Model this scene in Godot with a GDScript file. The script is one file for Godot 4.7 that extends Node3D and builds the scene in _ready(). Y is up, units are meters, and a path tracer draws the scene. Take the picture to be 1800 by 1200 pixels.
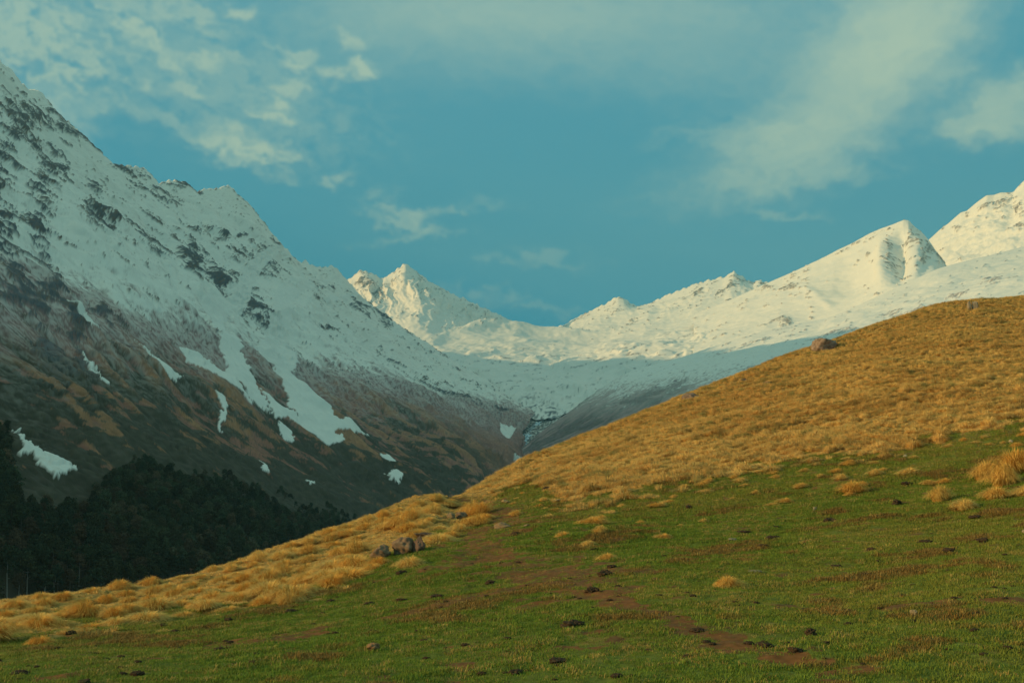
extends Node3D
# A snowy mountain valley in low evening sun, seen from a grazed hillside with golden tussock grass.

const F := 1846.6                       # focal length in units of the 1800 x 1200 photograph
const PITCH := 0.1079                   # the camera looks up by 6.2 degrees
var CP := cos(PITCH)
var SP := sin(PITCH)

var rng := RandomNumberGenerator.new()
var used := {}
var t_start := 0

# ------------------------------------------------------------------ helpers
func stage(what: String) -> void:
	print("%6.1f s  %s" % [(Time.get_ticks_msec() - t_start) / 1000.0, what])

func numbered(called: String) -> String:
	if not used.has(called):
		used[called] = 0
		return called
	used[called] += 1
	return "%s_%03d" % [called, used[called]]

func tag(o: Node, label: String, category: String, group := "", kind := "") -> void:
	if label: o.set_meta("label", label)
	if category: o.set_meta("category", category)
	if group: o.set_meta("group", group)
	if kind: o.set_meta("kind", kind)

func put(called: String, mesh: Mesh, mat: Material, parent: Node = null) -> MeshInstance3D:
	var o := MeshInstance3D.new()
	o.mesh = mesh
	o.material_override = mat
	if parent:
		o.name = called
		parent.add_child(o, true)
	else:
		o.name = numbered(called)
		add_child(o)
	return o

func many(called: String, mesh: Mesh, mat: Material, places: Array[Transform3D], tints: PackedColorArray) -> MultiMeshInstance3D:
	var mm := MultiMesh.new()
	mm.transform_format = MultiMesh.TRANSFORM_3D
	mm.use_colors = tints.size() > 0
	mm.mesh = mesh
	mm.instance_count = places.size()
	for i in places.size():
		mm.set_instance_transform(i, places[i])
		if mm.use_colors: mm.set_instance_color(i, tints[i])
	var o := MultiMeshInstance3D.new()
	o.multimesh = mm
	o.material_override = mat
	o.name = numbered(called)
	add_child(o)
	return o

func noise(sd: int, freq: float, oct := 4, ridged := false, kind := FastNoiseLite.TYPE_SIMPLEX_SMOOTH) -> FastNoiseLite:
	var n := FastNoiseLite.new()
	n.seed = sd
	n.noise_type = kind
	n.frequency = freq
	n.fractal_type = FastNoiseLite.FRACTAL_RIDGED if ridged else FastNoiseLite.FRACTAL_FBM
	n.fractal_octaves = oct
	return n

# a point at depth d (metres ahead) in the direction of a spot on the photograph: used to survey the terrain
func at(px: float, py: float, d: float) -> Vector3:
	var y := (600.0 - py) / F
	var k := d / (CP - y * SP)
	return Vector3((px - 900.0) / F * k, (y * CP + SP) * k, -d)

func seen(p: Vector3) -> Vector2:
	var z := -p.z * CP + p.y * SP
	var y := p.y * CP + p.z * SP
	return Vector2(900.0 + p.x / z * F, 600.0 - y / z * F)

# smooth curve through points ps at increasing parameters xs
func herm(xs: PackedFloat64Array, ps: PackedVector3Array, x: float, tight := 1.0) -> Vector3:
	var n := xs.size()
	if x <= xs[0]: return ps[0]
	if x >= xs[n - 1]: return ps[n - 1]
	var i := xs.bsearch(x, false) - 1
	var h := xs[i + 1] - xs[i]
	var u := (x - xs[i]) / h
	var slope := (ps[i + 1] - ps[i]) / h
	var m0 := slope
	var m1 := slope
	if i > 0: m0 = (slope + (ps[i] - ps[i - 1]) / (xs[i] - xs[i - 1])) * 0.5
	if i < n - 2: m1 = (slope + (ps[i + 2] - ps[i + 1]) / (xs[i + 2] - xs[i + 1])) * 0.5
	m0 = slope.lerp(m0, tight)
	m1 = slope.lerp(m1, tight)
	var u2 := u * u
	var u3 := u2 * u
	return ps[i] * (2 * u3 - 3 * u2 + 1) + m0 * (h * (u3 - 2 * u2 + u)) + ps[i + 1] * (3 * u2 - 2 * u3) + m1 * (h * (u3 - u2))

func lin(xs: Array, ys: Array, x: float) -> float:
	if x <= xs[0]: return ys[0]
	for i in range(1, xs.size()):
		if x < xs[i]:
			return lerpf(ys[i - 1], ys[i], (x - xs[i - 1]) / (xs[i] - xs[i - 1]))
	return ys[-1]

# a grid of points (w columns) as one mesh, or only its cells where pick says so
func grid_mesh(P: PackedVector3Array, N: PackedVector3Array, C: PackedColorArray, w: int, which: PackedInt32Array, id: int, turned := false) -> ArrayMesh:
	var h := P.size() / w
	var idx := PackedInt32Array()
	var all := which.is_empty()
	var lo := P.size()
	for j in h - 1:
		for i in w - 1:
			var a := j * w + i
			if all or which[a] == id:
				if turned:
					idx.append(a); idx.append(a + w); idx.append(a + 1)
					idx.append(a + 1); idx.append(a + w); idx.append(a + w + 1)
				else:
					idx.append(a); idx.append(a + 1); idx.append(a + w)
					idx.append(a + 1); idx.append(a + w + 1); idx.append(a + w)
	if idx.is_empty(): return null
	var arr := []
	arr.resize(Mesh.ARRAY_MAX)
	if not all and id > 0:                # a small piece: keep only its own vertices
		var map := {}
		var p2 := PackedVector3Array()
		var n2 := PackedVector3Array()
		var c2 := PackedColorArray()
		for k in idx.size():
			var v := idx[k]
			if not map.has(v):
				map[v] = p2.size()
				p2.append(P[v]); n2.append(N[v]); c2.append(C[v])
			idx[k] = map[v]
		arr[Mesh.ARRAY_VERTEX] = p2; arr[Mesh.ARRAY_NORMAL] = n2; arr[Mesh.ARRAY_COLOR] = c2
	else:
		arr[Mesh.ARRAY_VERTEX] = P; arr[Mesh.ARRAY_NORMAL] = N; arr[Mesh.ARRAY_COLOR] = C
	arr[Mesh.ARRAY_INDEX] = idx
	var m := ArrayMesh.new()
	m.add_surface_from_arrays(Mesh.PRIMITIVE_TRIANGLES, arr)
	return m

func grid_normals(P: PackedVector3Array, w: int) -> PackedVector3Array:
	var h := P.size() / w
	var N := PackedVector3Array()
	N.resize(P.size())
	for j in h:
		var j0 := maxi(j - 1, 0) * w
		var j1 := mini(j + 1, h - 1) * w
		for i in w:
			var n := (P[j * w + mini(i + 1, w - 1)] - P[j * w + maxi(i - 1, 0)]).cross(P[j0 + i] - P[j1 + i])
			N[j * w + i] = n.normalized()
	return N

func stone(c: Color) -> StandardMaterial3D:
	var m := StandardMaterial3D.new()
	m.vertex_color_use_as_albedo = true
	m.albedo_color = c
	m.roughness = 0.95
	m.metallic_specular = 0.2
	return m

# ------------------------------------------------------------------ sky
var cn1 := noise(11, 1.0, 5)
var cn2 := noise(12, 1.0, 4)
var cn3 := noise(13, 1.0, 3)
const BANKS := [  # cloud banks: where they hang (as seen in the photograph), size, lean, thickness, how broken
	[40, 60, 180, 90, 0.5, 0.58, 0.8], [250, 60, 110, 24, 0.65, 0.60, 0.7], [270, 0, 150, 34, 0.3, 0.5, 0.6],
	[110, 190, 90, 55, 0.9, 0.35, 0.4], [300, 215, 150, 16, 0.42, 0.3, 0.5], [435, 265, 95, 32, 0.22, 0.72, 0.6], [500, 318, 30, 9, 0.2, 0.3, 0.6],
	[432, 20, 34, 12, 0.2, 0.62, 0.35], [360, 110, 36, 18, 0.25, 0.55, 0.4], [330, 160, 40, 14, 0.15, 0.5, 0.4], [262, 148, 22, 14, 0.4, 0.5, 0.4],
	[520, 95, 42, 20, 0.3, 0.5, 0.6], [620, 70, 34, 16, 0.4, 0.6, 0.5], [635, 122, 36, 18, 0.1, 0.7, 0.5], [582, 130, 30, 18, 0.1, 0.6, 0.5], [520, 115, 30, 16, 0.3, 0.5, 0.5],
	[505, 152, 40, 14, 0.3, 0.5, 0.6], [480, 178, 42, 14, 0.35, 0.6, 0.6], [475, 205, 66, 13, 0.3, 0.62, 0.6], [430, 240, 70, 18, 0.3, 0.35, 0.5], [590, 312, 44, 9, -0.08, 0.42, 0.5], [410, 100, 40, 16, 0.4, 0.4, 0.5],
	[700, 385, 66, 20, 0.32, 0.42, 0.8], [760, 375, 60, 9, -0.1, 0.3, 0.7], [720, 415, 90, 9, -0.12, 0.3, 0.7], [670, 345, 40, 10, -0.2, 0.22, 0.6], [850, 360, 50, 12, 0.0, 0.14, 0.7],
	[940, 455, 100, 16, 0.08, 0.22, 0.8], [860, 515, 80, 14, 0.05, 0.22, 0.8], [960, 545, 70, 9, 0.1, 0.2, 0.7],
	[1600, 40, 210, 130, -0.75, 0.66, 0.12], [1500, 150, 250, 110, -0.7, 0.48, 0.16], [1390, 265, 200, 75, -0.35, 0.40, 0.3], [1300, 240, 140, 34, 0.0, 0.25, 0.5],
	[1450, 310, 120, 26, -0.15, 0.25, 0.6], [1760, 180, 130, 50, -0.45, 0.62, 0.2], [1770, 225, 120, 30, -0.1, 0.5, 0.25], [1690, 130, 40, 22, -0.3, 0.3, 0.4],
	[1370, 380, 80, 9, 0.03, 0.26, 0.7], [1180, 60, 380, 130, 0.1, 0.28, 0.15], [800, 50, 320, 110, 0.0, 0.26, 0.15], [700, 20, 300, 70, 0.0, 0.15, 0.2], [1250, 330, 160, 50, -0.2, 0.12, 0.5],
	[300, 110, 330, 110, 0.3, 0.20, 0.6], [440, 170, 220, 90, 0.4, 0.14, 0.9], [1000, 10, 500, 60, 0.0, 0.2, 0.3]]

func sky_color(dir: Vector3) -> Color:
	var el := asin(clampf(dir.y, -1.0, 1.0))
	var k := clampf(el / 0.62, 0.0, 1.0)
	var c := Color(0.018, 0.245, 0.335).lerp(Color(0.050, 0.268, 0.365), k)
	# high thin cloud on a sheet above: a soft veil that is thicker higher up, torn by the wind
	var q := Vector2(dir.x, dir.z) / (maxf(dir.y, 0.0) + 0.12)
	var w := Vector2(cn3.get_noise_2d(q.x * 0.9, q.y * 0.9), cn3.get_noise_2d(q.x * 0.9 + 31.0, q.y * 0.9)) * 0.6
	var veil := clampf(0.5 + 1.1 * cn2.get_noise_2d(q.x * 0.55 + w.x, q.y * 0.9 + w.y), 0.0, 1.0)
	var fine := cn1.get_noise_2d((q.x + w.x) * 3.2, (q.y + w.y) * 4.5)
	var ahead := dir.dot(Vector3(0, SP, -CP))
	var cloud := (0.35 + 0.65 * veil) * smoothstep(0.12, 0.75, el) * 0.95 * (0.85 + 0.5 * fine)
	if ahead > 0.72:
		var s := Vector2(900.0 + dir.x / ahead * F, 600.0 - (dir.y * CP + dir.z * SP) / ahead * F)
		var wx := s.x + 26.0 * cn3.get_noise_2d(s.x * 0.012, s.y * 0.02) + 9.0 * cn3.get_noise_2d(s.x * 0.05, s.y * 0.08)
		var wy := s.y + 20.0 * cn3.get_noise_2d(s.x * 0.012 + 50.0, s.y * 0.02) + 7.0 * cn3.get_noise_2d(s.x * 0.05 + 9.0, s.y * 0.09)
		var clear := 1.0
		for b in BANKS:
			var dx: float = wx - b[0]
			var dy: float = wy - b[1]
			var r: float = b[2] * 1.9
			if absf(dx) > r or absf(dy) > r: continue
			var ca := cos(b[4])
			var sa := sin(b[4])
			var u: float = (dx * ca + dy * sa) / b[2]
			var v: float = (dy * ca - dx * sa) / b[3]
			var g := exp(-(u * u + v * v) * 1.1)
			if g < 0.02: continue
			var n: float = cn1.get_noise_2d((dx * ca + dy * sa) * 0.016 + b[0], (dy * ca - dx * sa) * 0.05 + b[1])
			var amount: float = b[5] * smoothstep(0.05, 1.05, g * (1.0 + b[6] * n * 1.6) + b[6] * n * 0.3)
			clear *= 1.0 - amount * 0.9
		var edge := smoothstep(0.72, 0.80, ahead)
		cloud = lerpf(cloud, 1.0 - clear * (1.0 - cloud * 0.12), edge)
	return c.lerp(Color(0.455, 0.560, 0.400), clampf(cloud, 0.0, 0.9))

func make_sky() -> ImageTexture:
	var W := 3072
	var H := 1536
	var w := 768
	var h := 384
	var low := Image.create(w, h, false, Image.FORMAT_RGBF)
	low.fill(Color(0.10, 0.12, 0.08))
	for j in h / 2 + 2:
		var th := PI * (j + 0.5) / h
		for i in w:
			var az := TAU * (i + 0.5) / w
			low.set_pixel(i, j, sky_color(Vector3(sin(az) * sin(th), cos(th), -cos(az) * sin(th))))
	low.resize(W, H, Image.INTERPOLATE_CUBIC)
	var wide := 246
	for j in range(420, H / 2 + 4):
		var th := PI * (j + 0.5) / H
		for ii in range(-wide, wide):
			var az := TAU * (ii + 0.5) / W
			low.set_pixel(posmod(ii, W), j, sky_color(Vector3(sin(az) * sin(th), cos(th), -cos(az) * sin(th))))
	low.convert(Image.FORMAT_RGBH)
	return ImageTexture.create_from_image(low)

# ------------------------------------------------------------------ terrain as surfaces through surveyed lines
var gs_w := 0
var gs_h := 0
var S := PackedFloat64Array()
var T := PackedFloat64Array()
var BP := PackedVector3Array()          # the smooth surface
var BN := PackedVector3Array()
var BQ := PackedVector2Array()          # where a coarse set of its points shows from the viewpoint, to lay out patches

func span(parts: Array) -> PackedFloat64Array:   # [from, to, steps] ... -> increasing values
	var out := PackedFloat64Array()
	for p in parts:
		for k in int(p[2]): out.append(lerpf(p[0], p[1], float(k) / p[2]))
	out.append(parts[-1][1])
	return out

func row(list: Array) -> Array:         # [s, px, py, d] or [s, Vector3]
	var xs := PackedFloat64Array()
	var ps := PackedVector3Array()
	for a in list:
		xs.append(a[0])
		if a[1] is Vector3: ps.append(a[1])
		else: ps.append(at(a[1], a[2], a[3]))
	return [xs, ps]

func loft(rows: Array, tr: PackedFloat64Array, sharp := 0.45) -> void:
	gs_w = S.size()
	gs_h = T.size()
	BP = PackedVector3Array()
	BP.resize(gs_w * gs_h)
	var tf := tr.slice(1)
	for i in gs_w:
		var col := PackedVector3Array()
		for r in rows.size():
			col.append(herm(rows[r][0], rows[r][1], S[i], sharp if r <= 1 else 1.0))
		var front := col.slice(1)
		for j in gs_h:
			BP[j * gs_w + i] = col[0].lerp(col[1], T[j]) if T[j] < 1.0 else herm(tf, front, T[j])
	BN = grid_normals(BP, gs_w)

func survey() -> void:
	BQ = PackedVector2Array()
	for j in range(0, gs_h, 2):
		for i in range(0, gs_w, 2):
			var p := BP[j * gs_w + i]
			BQ.append(seen(p) if p.z < -60.0 and p.x / -p.z > -0.62 else Vector2(-9999, -9999))

func find_cell(q: Vector2) -> Vector2:  # which (column, row) of the surface shows at q
	var best := 1e12
	var at_k := 0
	for k in BQ.size():
		var d := BQ[k].distance_squared_to(q)
		if d < best:
			best = d
			at_k = k
	var w2 := (gs_w + 1) / 2
	return Vector2((at_k % w2) * 2, (at_k / w2) * 2)

func lay_polygon(poly: Array, id: int, ids: PackedInt32Array, n: FastNoiseLite, rough := 3.0) -> void:
	var pg := PackedVector2Array()
	for q in poly: pg.append(find_cell(Vector2(q[0], q[1])))
	var lo := pg[0]
	var hi := pg[0]
	for q in pg:
		lo = lo.min(q)
		hi = hi.max(q)
	for j in range(maxi(int(lo.y) - 4, 1), mini(int(hi.y) + 5, gs_h - 1)):
		for i in range(maxi(int(lo.x) - 4, 1), mini(int(hi.x) + 5, gs_w - 1)):
			var q := Vector2(i + rough * n.get_noise_2d(i * 0.16, j * 0.16), j + rough * n.get_noise_2d(i * 0.16 + 77.0, j * 0.16))
			if Geometry2D.is_point_in_polygon(q, pg): ids[j * gs_w + i] = id

func lay_blob(b: Array, amount: PackedFloat32Array) -> void:   # px, py, half length, half width, lean, strength
	var c := find_cell(Vector2(b[0], b[1]))
	var e := find_cell(Vector2(b[0] + b[2] * cos(b[4]), b[1] + b[2] * sin(b[4]))) - c
	var f := find_cell(Vector2(b[0] - b[3] * sin(b[4]), b[1] + b[3] * cos(b[4]))) - c
	var det := e.x * f.y - e.y * f.x
	if absf(det) < 1.0: return
	var R := int(absf(e.x) + absf(f.x) + 6) * 2
	var Q := int(absf(e.y) + absf(f.y) + 6) * 2
	for j in range(maxi(int(c.y) - Q, 0), mini(int(c.y) + Q, gs_h)):
		for i in range(maxi(int(c.x) - R, 0), mini(int(c.x) + R, gs_w)):
			var dx := i - c.x
			var dy := j - c.y
			var u := (dx * f.y - dy * f.x) / det
			var v := (e.x * dy - e.y * dx) / det
			var g := exp(-(u * u + v * v) * 1.2)
			if g > 0.03 and absf(dx) < 160.0 and absf(dy) < 160.0:
				amount[j * gs_w + i] = maxf(amount[j * gs_w + i], g * b[5])

const SNOW := Color(0.83, 0.80, 0.72)
const OLD_SNOW := Color(0.79, 0.765, 0.695)
const ROCK := Color(0.105, 0.112, 0.126)
const ROCK_WARM := Color(0.13, 0.085, 0.055)
const SCREE := Color(0.31, 0.195, 0.185)
const HEATH := Color(0.34, 0.148, 0.100)
const HEATH_GOLD := Color(0.36, 0.185, 0.082)
const SHRUB := Color(0.060, 0.054, 0.036)
const EARTH := Color(0.075, 0.06, 0.05)

var LP := PackedVector3Array()          # the left mountain's finished points, for the wood that grows on it
var LN := PackedVector3Array()
var L_w := 0

func left_mountain(snow_mat: Material, ground_mat: Material) -> void:
	S = span([[-1500, -1000, 26], [-1000, -700, 110], [-700, 940, 660]])
	T = span([[0, 1, 24], [1, 2, 130], [2, 3, 130], [3, 4, 120], [4, 5, 90], [5, 6, 50]])
	var ridge := [[-1500, Vector3(-600, 40, -60)], [-1200, Vector3(-720, 280, -300)], [-900, Vector3(-850, 300, -600)], [-600, Vector3(-1000, 480, -1000)], [-300, Vector3(-1080, 700, -1500)], [-100, -110, 20, 2020]]
	for a in [[0, 108, 2200], [18, 120, 2215], [40, 150, 2250], [72, 163, 2290], [92, 195, 2310], [118, 212, 2340], [150, 245, 2390], [190, 283, 2450], [215, 290, 2500], [245, 294, 2560], [262, 302, 2600], [278, 322, 2640], [290, 320, 2670], [305, 317, 2700], [328, 322, 2750], [345, 338, 2790], [352, 334, 2810], [375, 330, 2870], [402, 327, 2950], [416, 338, 2990], [440, 362, 3060], [462, 390, 3130], [485, 418, 3200], [505, 440, 3270], [520, 456, 3330], [532, 460, 3370], [536, 455, 3390], [545, 466, 3420], [565, 470, 3490], [585, 467, 3560], [596, 476, 3600], [612, 495, 3640], [640, 525, 3690], [660, 541, 3700], [700, 570, 3710], [750, 603, 3710], [800, 636, 3680], [860, 670, 3620], [900, 700, 3560], [940, 728, 3500]]:
		ridge.append([a[0], a[0], a[1], a[2]])
	var R1 := row(ridge)
	var R0 := [R1[0], PackedVector3Array()]
	for p in R1[1]: R0[1].append(p + Vector3(-420, -330 - 0.15 * absf(p.y), -120))
	var rows := [R0, R1,
		row([[-1500, Vector3(-470, 0, -80)], [-1200, Vector3(-520, 150, -300)], [-900, Vector3(-600, 170, -560)], [-600, Vector3(-700, 290, -900)], [-300, -120, 240, 1370], [0, 130, 290, 1980], [200, 320, 430, 2240], [405, 490, 468, 2660], [530, 605, 560, 3030], [612, 680, 590, 3330], [750, 795, 650, 3430], [860, 872, 692, 3420], [940, 936, 732, 3400]]),
		row([[-1500, Vector3(-370, -30, -90)], [-1200, Vector3(-380, 50, -300)], [-900, Vector3(-420, 50, -510)], [-600, 0, 600, 830], [-300, 110, 470, 1250], [0, 280, 450, 1780], [200, 450, 580, 2000], [405, 590, 590, 2370], [530, 695, 650, 2700], [612, 755, 672, 3000], [750, 840, 702, 3160], [860, 889, 715, 3240], [940, 932, 738, 3280]]),
		row([[-1500, Vector3(-280, -50, -100)], [-1200, Vector3(-270, -10, -290)], [-900, -60, 860, 470], [-600, 170, 770, 720], [-300, 310, 680, 1080], [0, 450, 632, 1560], [200, 600, 712, 1760], [405, 710, 700, 2060], [530, 790, 730, 2360], [612, 830, 740, 2620], [750, 875, 745, 2860], [860, 902, 740, 3040], [940, 928, 745, 3150]]),
		row([[-1500, Vector3(-200, -70, -110)], [-1200, Vector3(-200, -40, -280)], [-900, 120, 970, 430], [-600, 330, 895, 620], [-300, 470, 835, 930], [0, 640, 790, 1380], [200, 765, 812, 1520], [405, 840, 800, 1780], [530, 880, 795, 2080], [612, 895, 788, 2350], [750, 908, 780, 2600], [860, 914, 765, 2850], [940, 922, 756, 3020]]),
		row([[-1500, Vector3(-140, -95, -120)], [-1200, Vector3(-140, -78, -260)], [-900, 230, 1080, 400], [-600, 440, 1000, 560], [-300, 590, 945, 830], [0, 745, 885, 1230], [200, 850, 872, 1330], [405, 890, 865, 1500], [530, 905, 850, 1800], [612, 910, 825, 2120], [750, 914, 805, 2400], [860, 917, 785, 2700], [940, 920, 765, 2920]])]
	loft(rows, PackedFloat64Array([0, 1, 2, 3, 4, 5, 6]))
	survey()
	stage("left mountain surveyed")
	var w := gs_w
	var nn := noise(3, 1.0, 3)
	var ids := PackedInt32Array()
	ids.resize(BP.size())
	var old := [
		["long forked patch of old snow running down the brown scree below the rocky ridge", [[[310, 613], [333, 615], [367, 637], [402, 666], [412, 690], [430, 708], [462, 728], [482, 738], [510, 757], [518, 771], [500, 777], [467, 750], [437, 723], [415, 702], [390, 690], [372, 668], [345, 655], [325, 640]], [[400, 663], [430, 667], [460, 690], [493, 713], [520, 733], [550, 747], [587, 750], [643, 773], [617, 774], [580, 765], [604, 783], [577, 785], [543, 764], [505, 740], [480, 727], [455, 713], [428, 701], [446, 697], [438, 683], [412, 673]]]],
		["tapering snow patch at the upper edge of the dark wood", [[[25, 763], [40, 777], [63, 793], [90, 813], [113, 823], [133, 837], [110, 845], [93, 848], [67, 823], [53, 810], [32, 807], [29, 780]]]],
		["narrow snow streak in a gully beside the long forked patch", [[[228, 613], [257, 633], [277, 653], [311, 677], [297, 683], [267, 658], [247, 632]]]],
		["thin faded snow streak on the brown slope above the wood", [[[140, 618], [157, 638], [177, 664], [195, 678], [180, 682], [160, 655]]]],
		["short snow strip just below the dark crag", [[[103, 538], [135, 548], [155, 576], [168, 593], [150, 587], [128, 568]]]],
		["slim frozen waterfall of snow in the ravine under the forked patch", [[[369, 706], [380, 709], [393, 727], [389, 758], [380, 748], [383, 728]]]],
		["ragged snow patch low on the bare brown flank, above the oval one", [[[657, 809], [692, 811], [689, 828], [676, 825]]]],
		["small oval snow patch low on the bare brown flank", [[[669, 843], [690, 839], [703, 850], [697, 860], [683, 854]]]],
		["small flat snow patch on the scree above the forked patch's end", [[[508, 689], [533, 690], [554, 702], [533, 701]]]],
		["small upright snow patch in the dark ravine beside the wood", [[[451, 814], [464, 819], [466, 835], [457, 833]]]],
		["tiny snow patch among dark shrubs at the wood's top", [[[531, 851], [548, 854], [538, 862]]]],
		["pale round snow patch beside the rocky stream at the valley's head", [[[875, 749], [907, 755], [895, 772], [880, 765]]]],
		["snow patch at the stream's bend where the golden hill hides it", [[[894, 808], [915, 812], [904, 823]]]],
		["faint long snow streak across the upper scree", [[[215, 525], [250, 533], [290, 553], [255, 547]]]],
		["snow ramp above the dark crag, running towards the scree", [[[85, 464], [108, 475], [160, 515], [135, 507]]]]]
	for k in old.size():
		for pg in old[k][1]: lay_polygon(pg, k + 1, ids, nn)
	var crag := PackedFloat32Array()
	crag.resize(BP.size())
	for b in [[25, 205, 48, 26, 0.7, 0.9], [62, 252, 30, 14, 0.8, 0.95], [115, 288, 18, 11, 0.7, 0.9], [85, 312, 14, 9, 0.5, 0.7], [100, 192, 30, 18, 0.8, 0.7], [8, 145, 14, 8, 0, 0.6], [55, 188, 22, 8, 0.5, 0.7], [162, 388, 30, 32, 0.0, 1.15], [180, 400, 22, 14, 0.3, 1.2], [318, 328, 30, 14, 0.2, 0.8], [300, 350, 20, 20, 0.6, 0.6], [398, 414, 22, 13, 0.0, 1.2], [425, 412, 16, 6, -0.2, 1.0], [418, 448, 16, 14, 0.6, 0.85], [475, 446, 46, 24, 0.6, 0.85], [460, 470, 40, 14, 0.6, 0.8], [330, 470, 46, 18, 0.75, 0.9], [345, 440, 30, 14, 0.7, 0.8], [375, 495, 60, 16, 0.65, 0.95], [440, 552, 76, 20, 0.72, 1.0], [480, 585, 46, 12, 0.72, 1.0], [265, 425, 60, 22, 1.0, 0.75], [272, 450, 10, 26, -0.1, 0.9], [198, 455, 10, 8, 0.3, 0.8], [285, 340, 44, 14, 0.9, 0.65], [545, 508, 20, 10, 0.75, 1.0], [583, 505, 10, 7, 0.4, 0.7], [600, 525, 12, 6, 0.2, 0.7], [630, 535, 34, 11, 0.85, 0.9], [668, 560, 30, 9, 0.75, 0.9], [572, 575, 20, 9, 0.3, 0.9], [585, 590, 14, 7, 0.2, 0.8], [240, 320, 26, 22, 0.7, 0.7], [170, 320, 30, 14, 0.7, 0.6], [245, 395, 26, 9, 0.6, 0.7], [235, 300, 24, 16, 0.9, 0.6], [55, 515, 66, 34, 0.25, 1.2], [30, 490, 40, 18, 0.4, 0.9], [90, 500, 40, 20, 0.5, 0.9], [180, 570, 46, 10, 0.75, 0.9], [205, 590, 24, 9, 0.7, 1.0], [150, 552, 20, 8, 0.7, 0.9], [20, 560, 60, 10, 0.6, 0.8], [700, 640, 60, 5, 0.62, 0.6], [800, 700, 90, 6, 0.42, 0.7], [870, 725, 30, 10, 0.2, 0.8], [600, 650, 60, 5, 0.6, 0.7]]:
		lay_blob(b, crag)
	stage("left mountain laid out")
	var gul := noise(21, 1.0, 4)
	var big := noise(22, 1.0 / 520.0, 4, true)
	var mid := noise(23, 1.0 / 130.0, 4)
	var fin := noise(24, 1.0 / 34.0, 3)
	var spk := noise(25, 1.0 / 9.0, 2)
	var strk := noise(26, 1.0, 3)
	var jag := noise(27, 0.09, 4)
	var P := PackedVector3Array()
	P.resize(BP.size())
	var C := PackedColorArray()
	C.resize(BP.size())
	for j in gs_h:
		var t := T[j]
		var env := smoothstep(0.98, 1.5, t)
		var low := smoothstep(3.6, 5.0, t)
		for i in w:
			var k := j * w + i
			var p := BP[k]
			var s := S[i]
			var a_big := big.get_noise_3dv(p)
			var a_mid := mid.get_noise_3dv(p)
			var a_fin := fin.get_noise_3dv(p)
			var a_spk := spk.get_noise_3dv(p)
			var g := gul.get_noise_2d(s * 0.021 + 0.6 * a_mid, t * 0.55)
			var st := strk.get_noise_2d(s * 0.075 + 1.5 * a_mid, t * 1.3)
			var st2 := strk.get_noise_2d(s * 0.3 + 0.8 * a_mid, t * 3.0 + 40.0)
			# rock shows through the snow on crags and along the crest
			var high := smoothstep(2.9, 2.2, t) * smoothstep(0.6, 1.05, t)
			var strata := sin((p.y * 0.8 + 0.22 * p.x - 0.10 * p.z + 26.0 * a_mid + 8.0 * a_fin) / 5.2)
			var rock := crag[k] * 0.72 + 0.34 * a_mid + 0.58 * a_fin + 0.48 * a_spk + 0.24 * st2 + 0.13 * strata - 0.57
			rock += 0.07 * high + 0.22 * smoothstep(1.14, 1.0, t) * smoothstep(560, 300, s)
			var rk := smoothstep(-0.05, 0.09, rock)
			var ck := clampf(crag[k], 0.0, 1.0)
			var amp := (26.0 * (a_big - 0.1) + 9.0 * g) * env * lerpf(1.0, 0.75, low)
			var reach := clampf(p.z / -1500.0, 0.35, 1.0)
			var h := amp * reach + 5.0 * a_mid * env * reach + (3.4 * rk * (0.5 + a_fin) + 1.3 * rk * strata + 2.6 * ck * (a_fin + a_spk * 0.5)) * reach + 0.5 * a_fin
			h *= smoothstep(0.9, 1.12, t)
			if ids[k] > 0: h += 1.2
			P[k] = p + BN[k] * h + Vector3(0, 0.9 * a_spk * rk * reach + 9.0 * jag.get_noise_1d(s) * exp(-pow((t - 1.0) / 0.05, 2.0)) * smoothstep(-200.0, 0.0, s), 0)
			# what the ground is made of
			var alt := p.y + 26.0 * st + 34.0 * a_mid + 20.0 * st2
			var nearer := clampf((p.z + 2600.0) / 1700.0, 0.0, 1.0)
			var cover := smoothstep(0.0, 215.0 + 45.0 * nearer, alt)
			var snowy := smoothstep(0.72, 0.98, cover + 0.16 * a_fin + 0.10 * a_spk)
			snowy = maxf(snowy, 0.66 * cover * smoothstep(-0.45, 0.35, a_spk + 0.8 * st2 + 0.5 * (cover - 0.4)))
			var bare := SCREE.lerp(HEATH, smoothstep(150.0, 20.0, p.y + 70.0 * a_mid + 30.0 * st) * (0.5 + 0.5 * nearer))
			var gold := smoothstep(0.0, 0.40, a_big * 0.5 + 0.8 * g + 0.4 * a_fin - 0.05) * smoothstep(160.0, 40.0, p.y) * smoothstep(700.0, 250.0, s)
			bare = bare.lerp(HEATH_GOLD, clampf(gold, 0, 1) * 0.7)
			var bush := smoothstep(0.06, 0.16, 0.55 * a_mid + 0.55 * a_fin - 0.45 * g + 0.25 * a_spk + 0.02 + 0.22 * smoothstep(350.0, -500.0, s) + 0.30 * smoothstep(30.0, -45.0, p.y)) * smoothstep(120.0, 50.0, p.y + 60 * g) * smoothstep(560.0, 300.0, s)
			bare = bare.lerp(SHRUB, bush)
			bare = bare.lerp(EARTH, smoothstep(0.1, 0.3, a_spk) * 0.45)
			bare = bare * (1.0 + 0.5 * a_spk + 0.35 * a_fin)
			var snow := SNOW * (1.0 + 0.03 * a_spk)
			var c := bare.lerp(snow, clampf(snowy, 0.0, 1.0))
			var rc := ROCK.lerp(ROCK_WARM, smoothstep(0.25, 0.5, a_spk + 0.4 * a_mid) * 0.8) * (1.0 + 0.6 * a_spk)
			c = c.lerp(rc, rk * smoothstep(-0.7, -0.1, 0.45 * strata + ck * 0.5 - 0.2) * smoothstep(20.0, 120.0, p.y))
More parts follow.
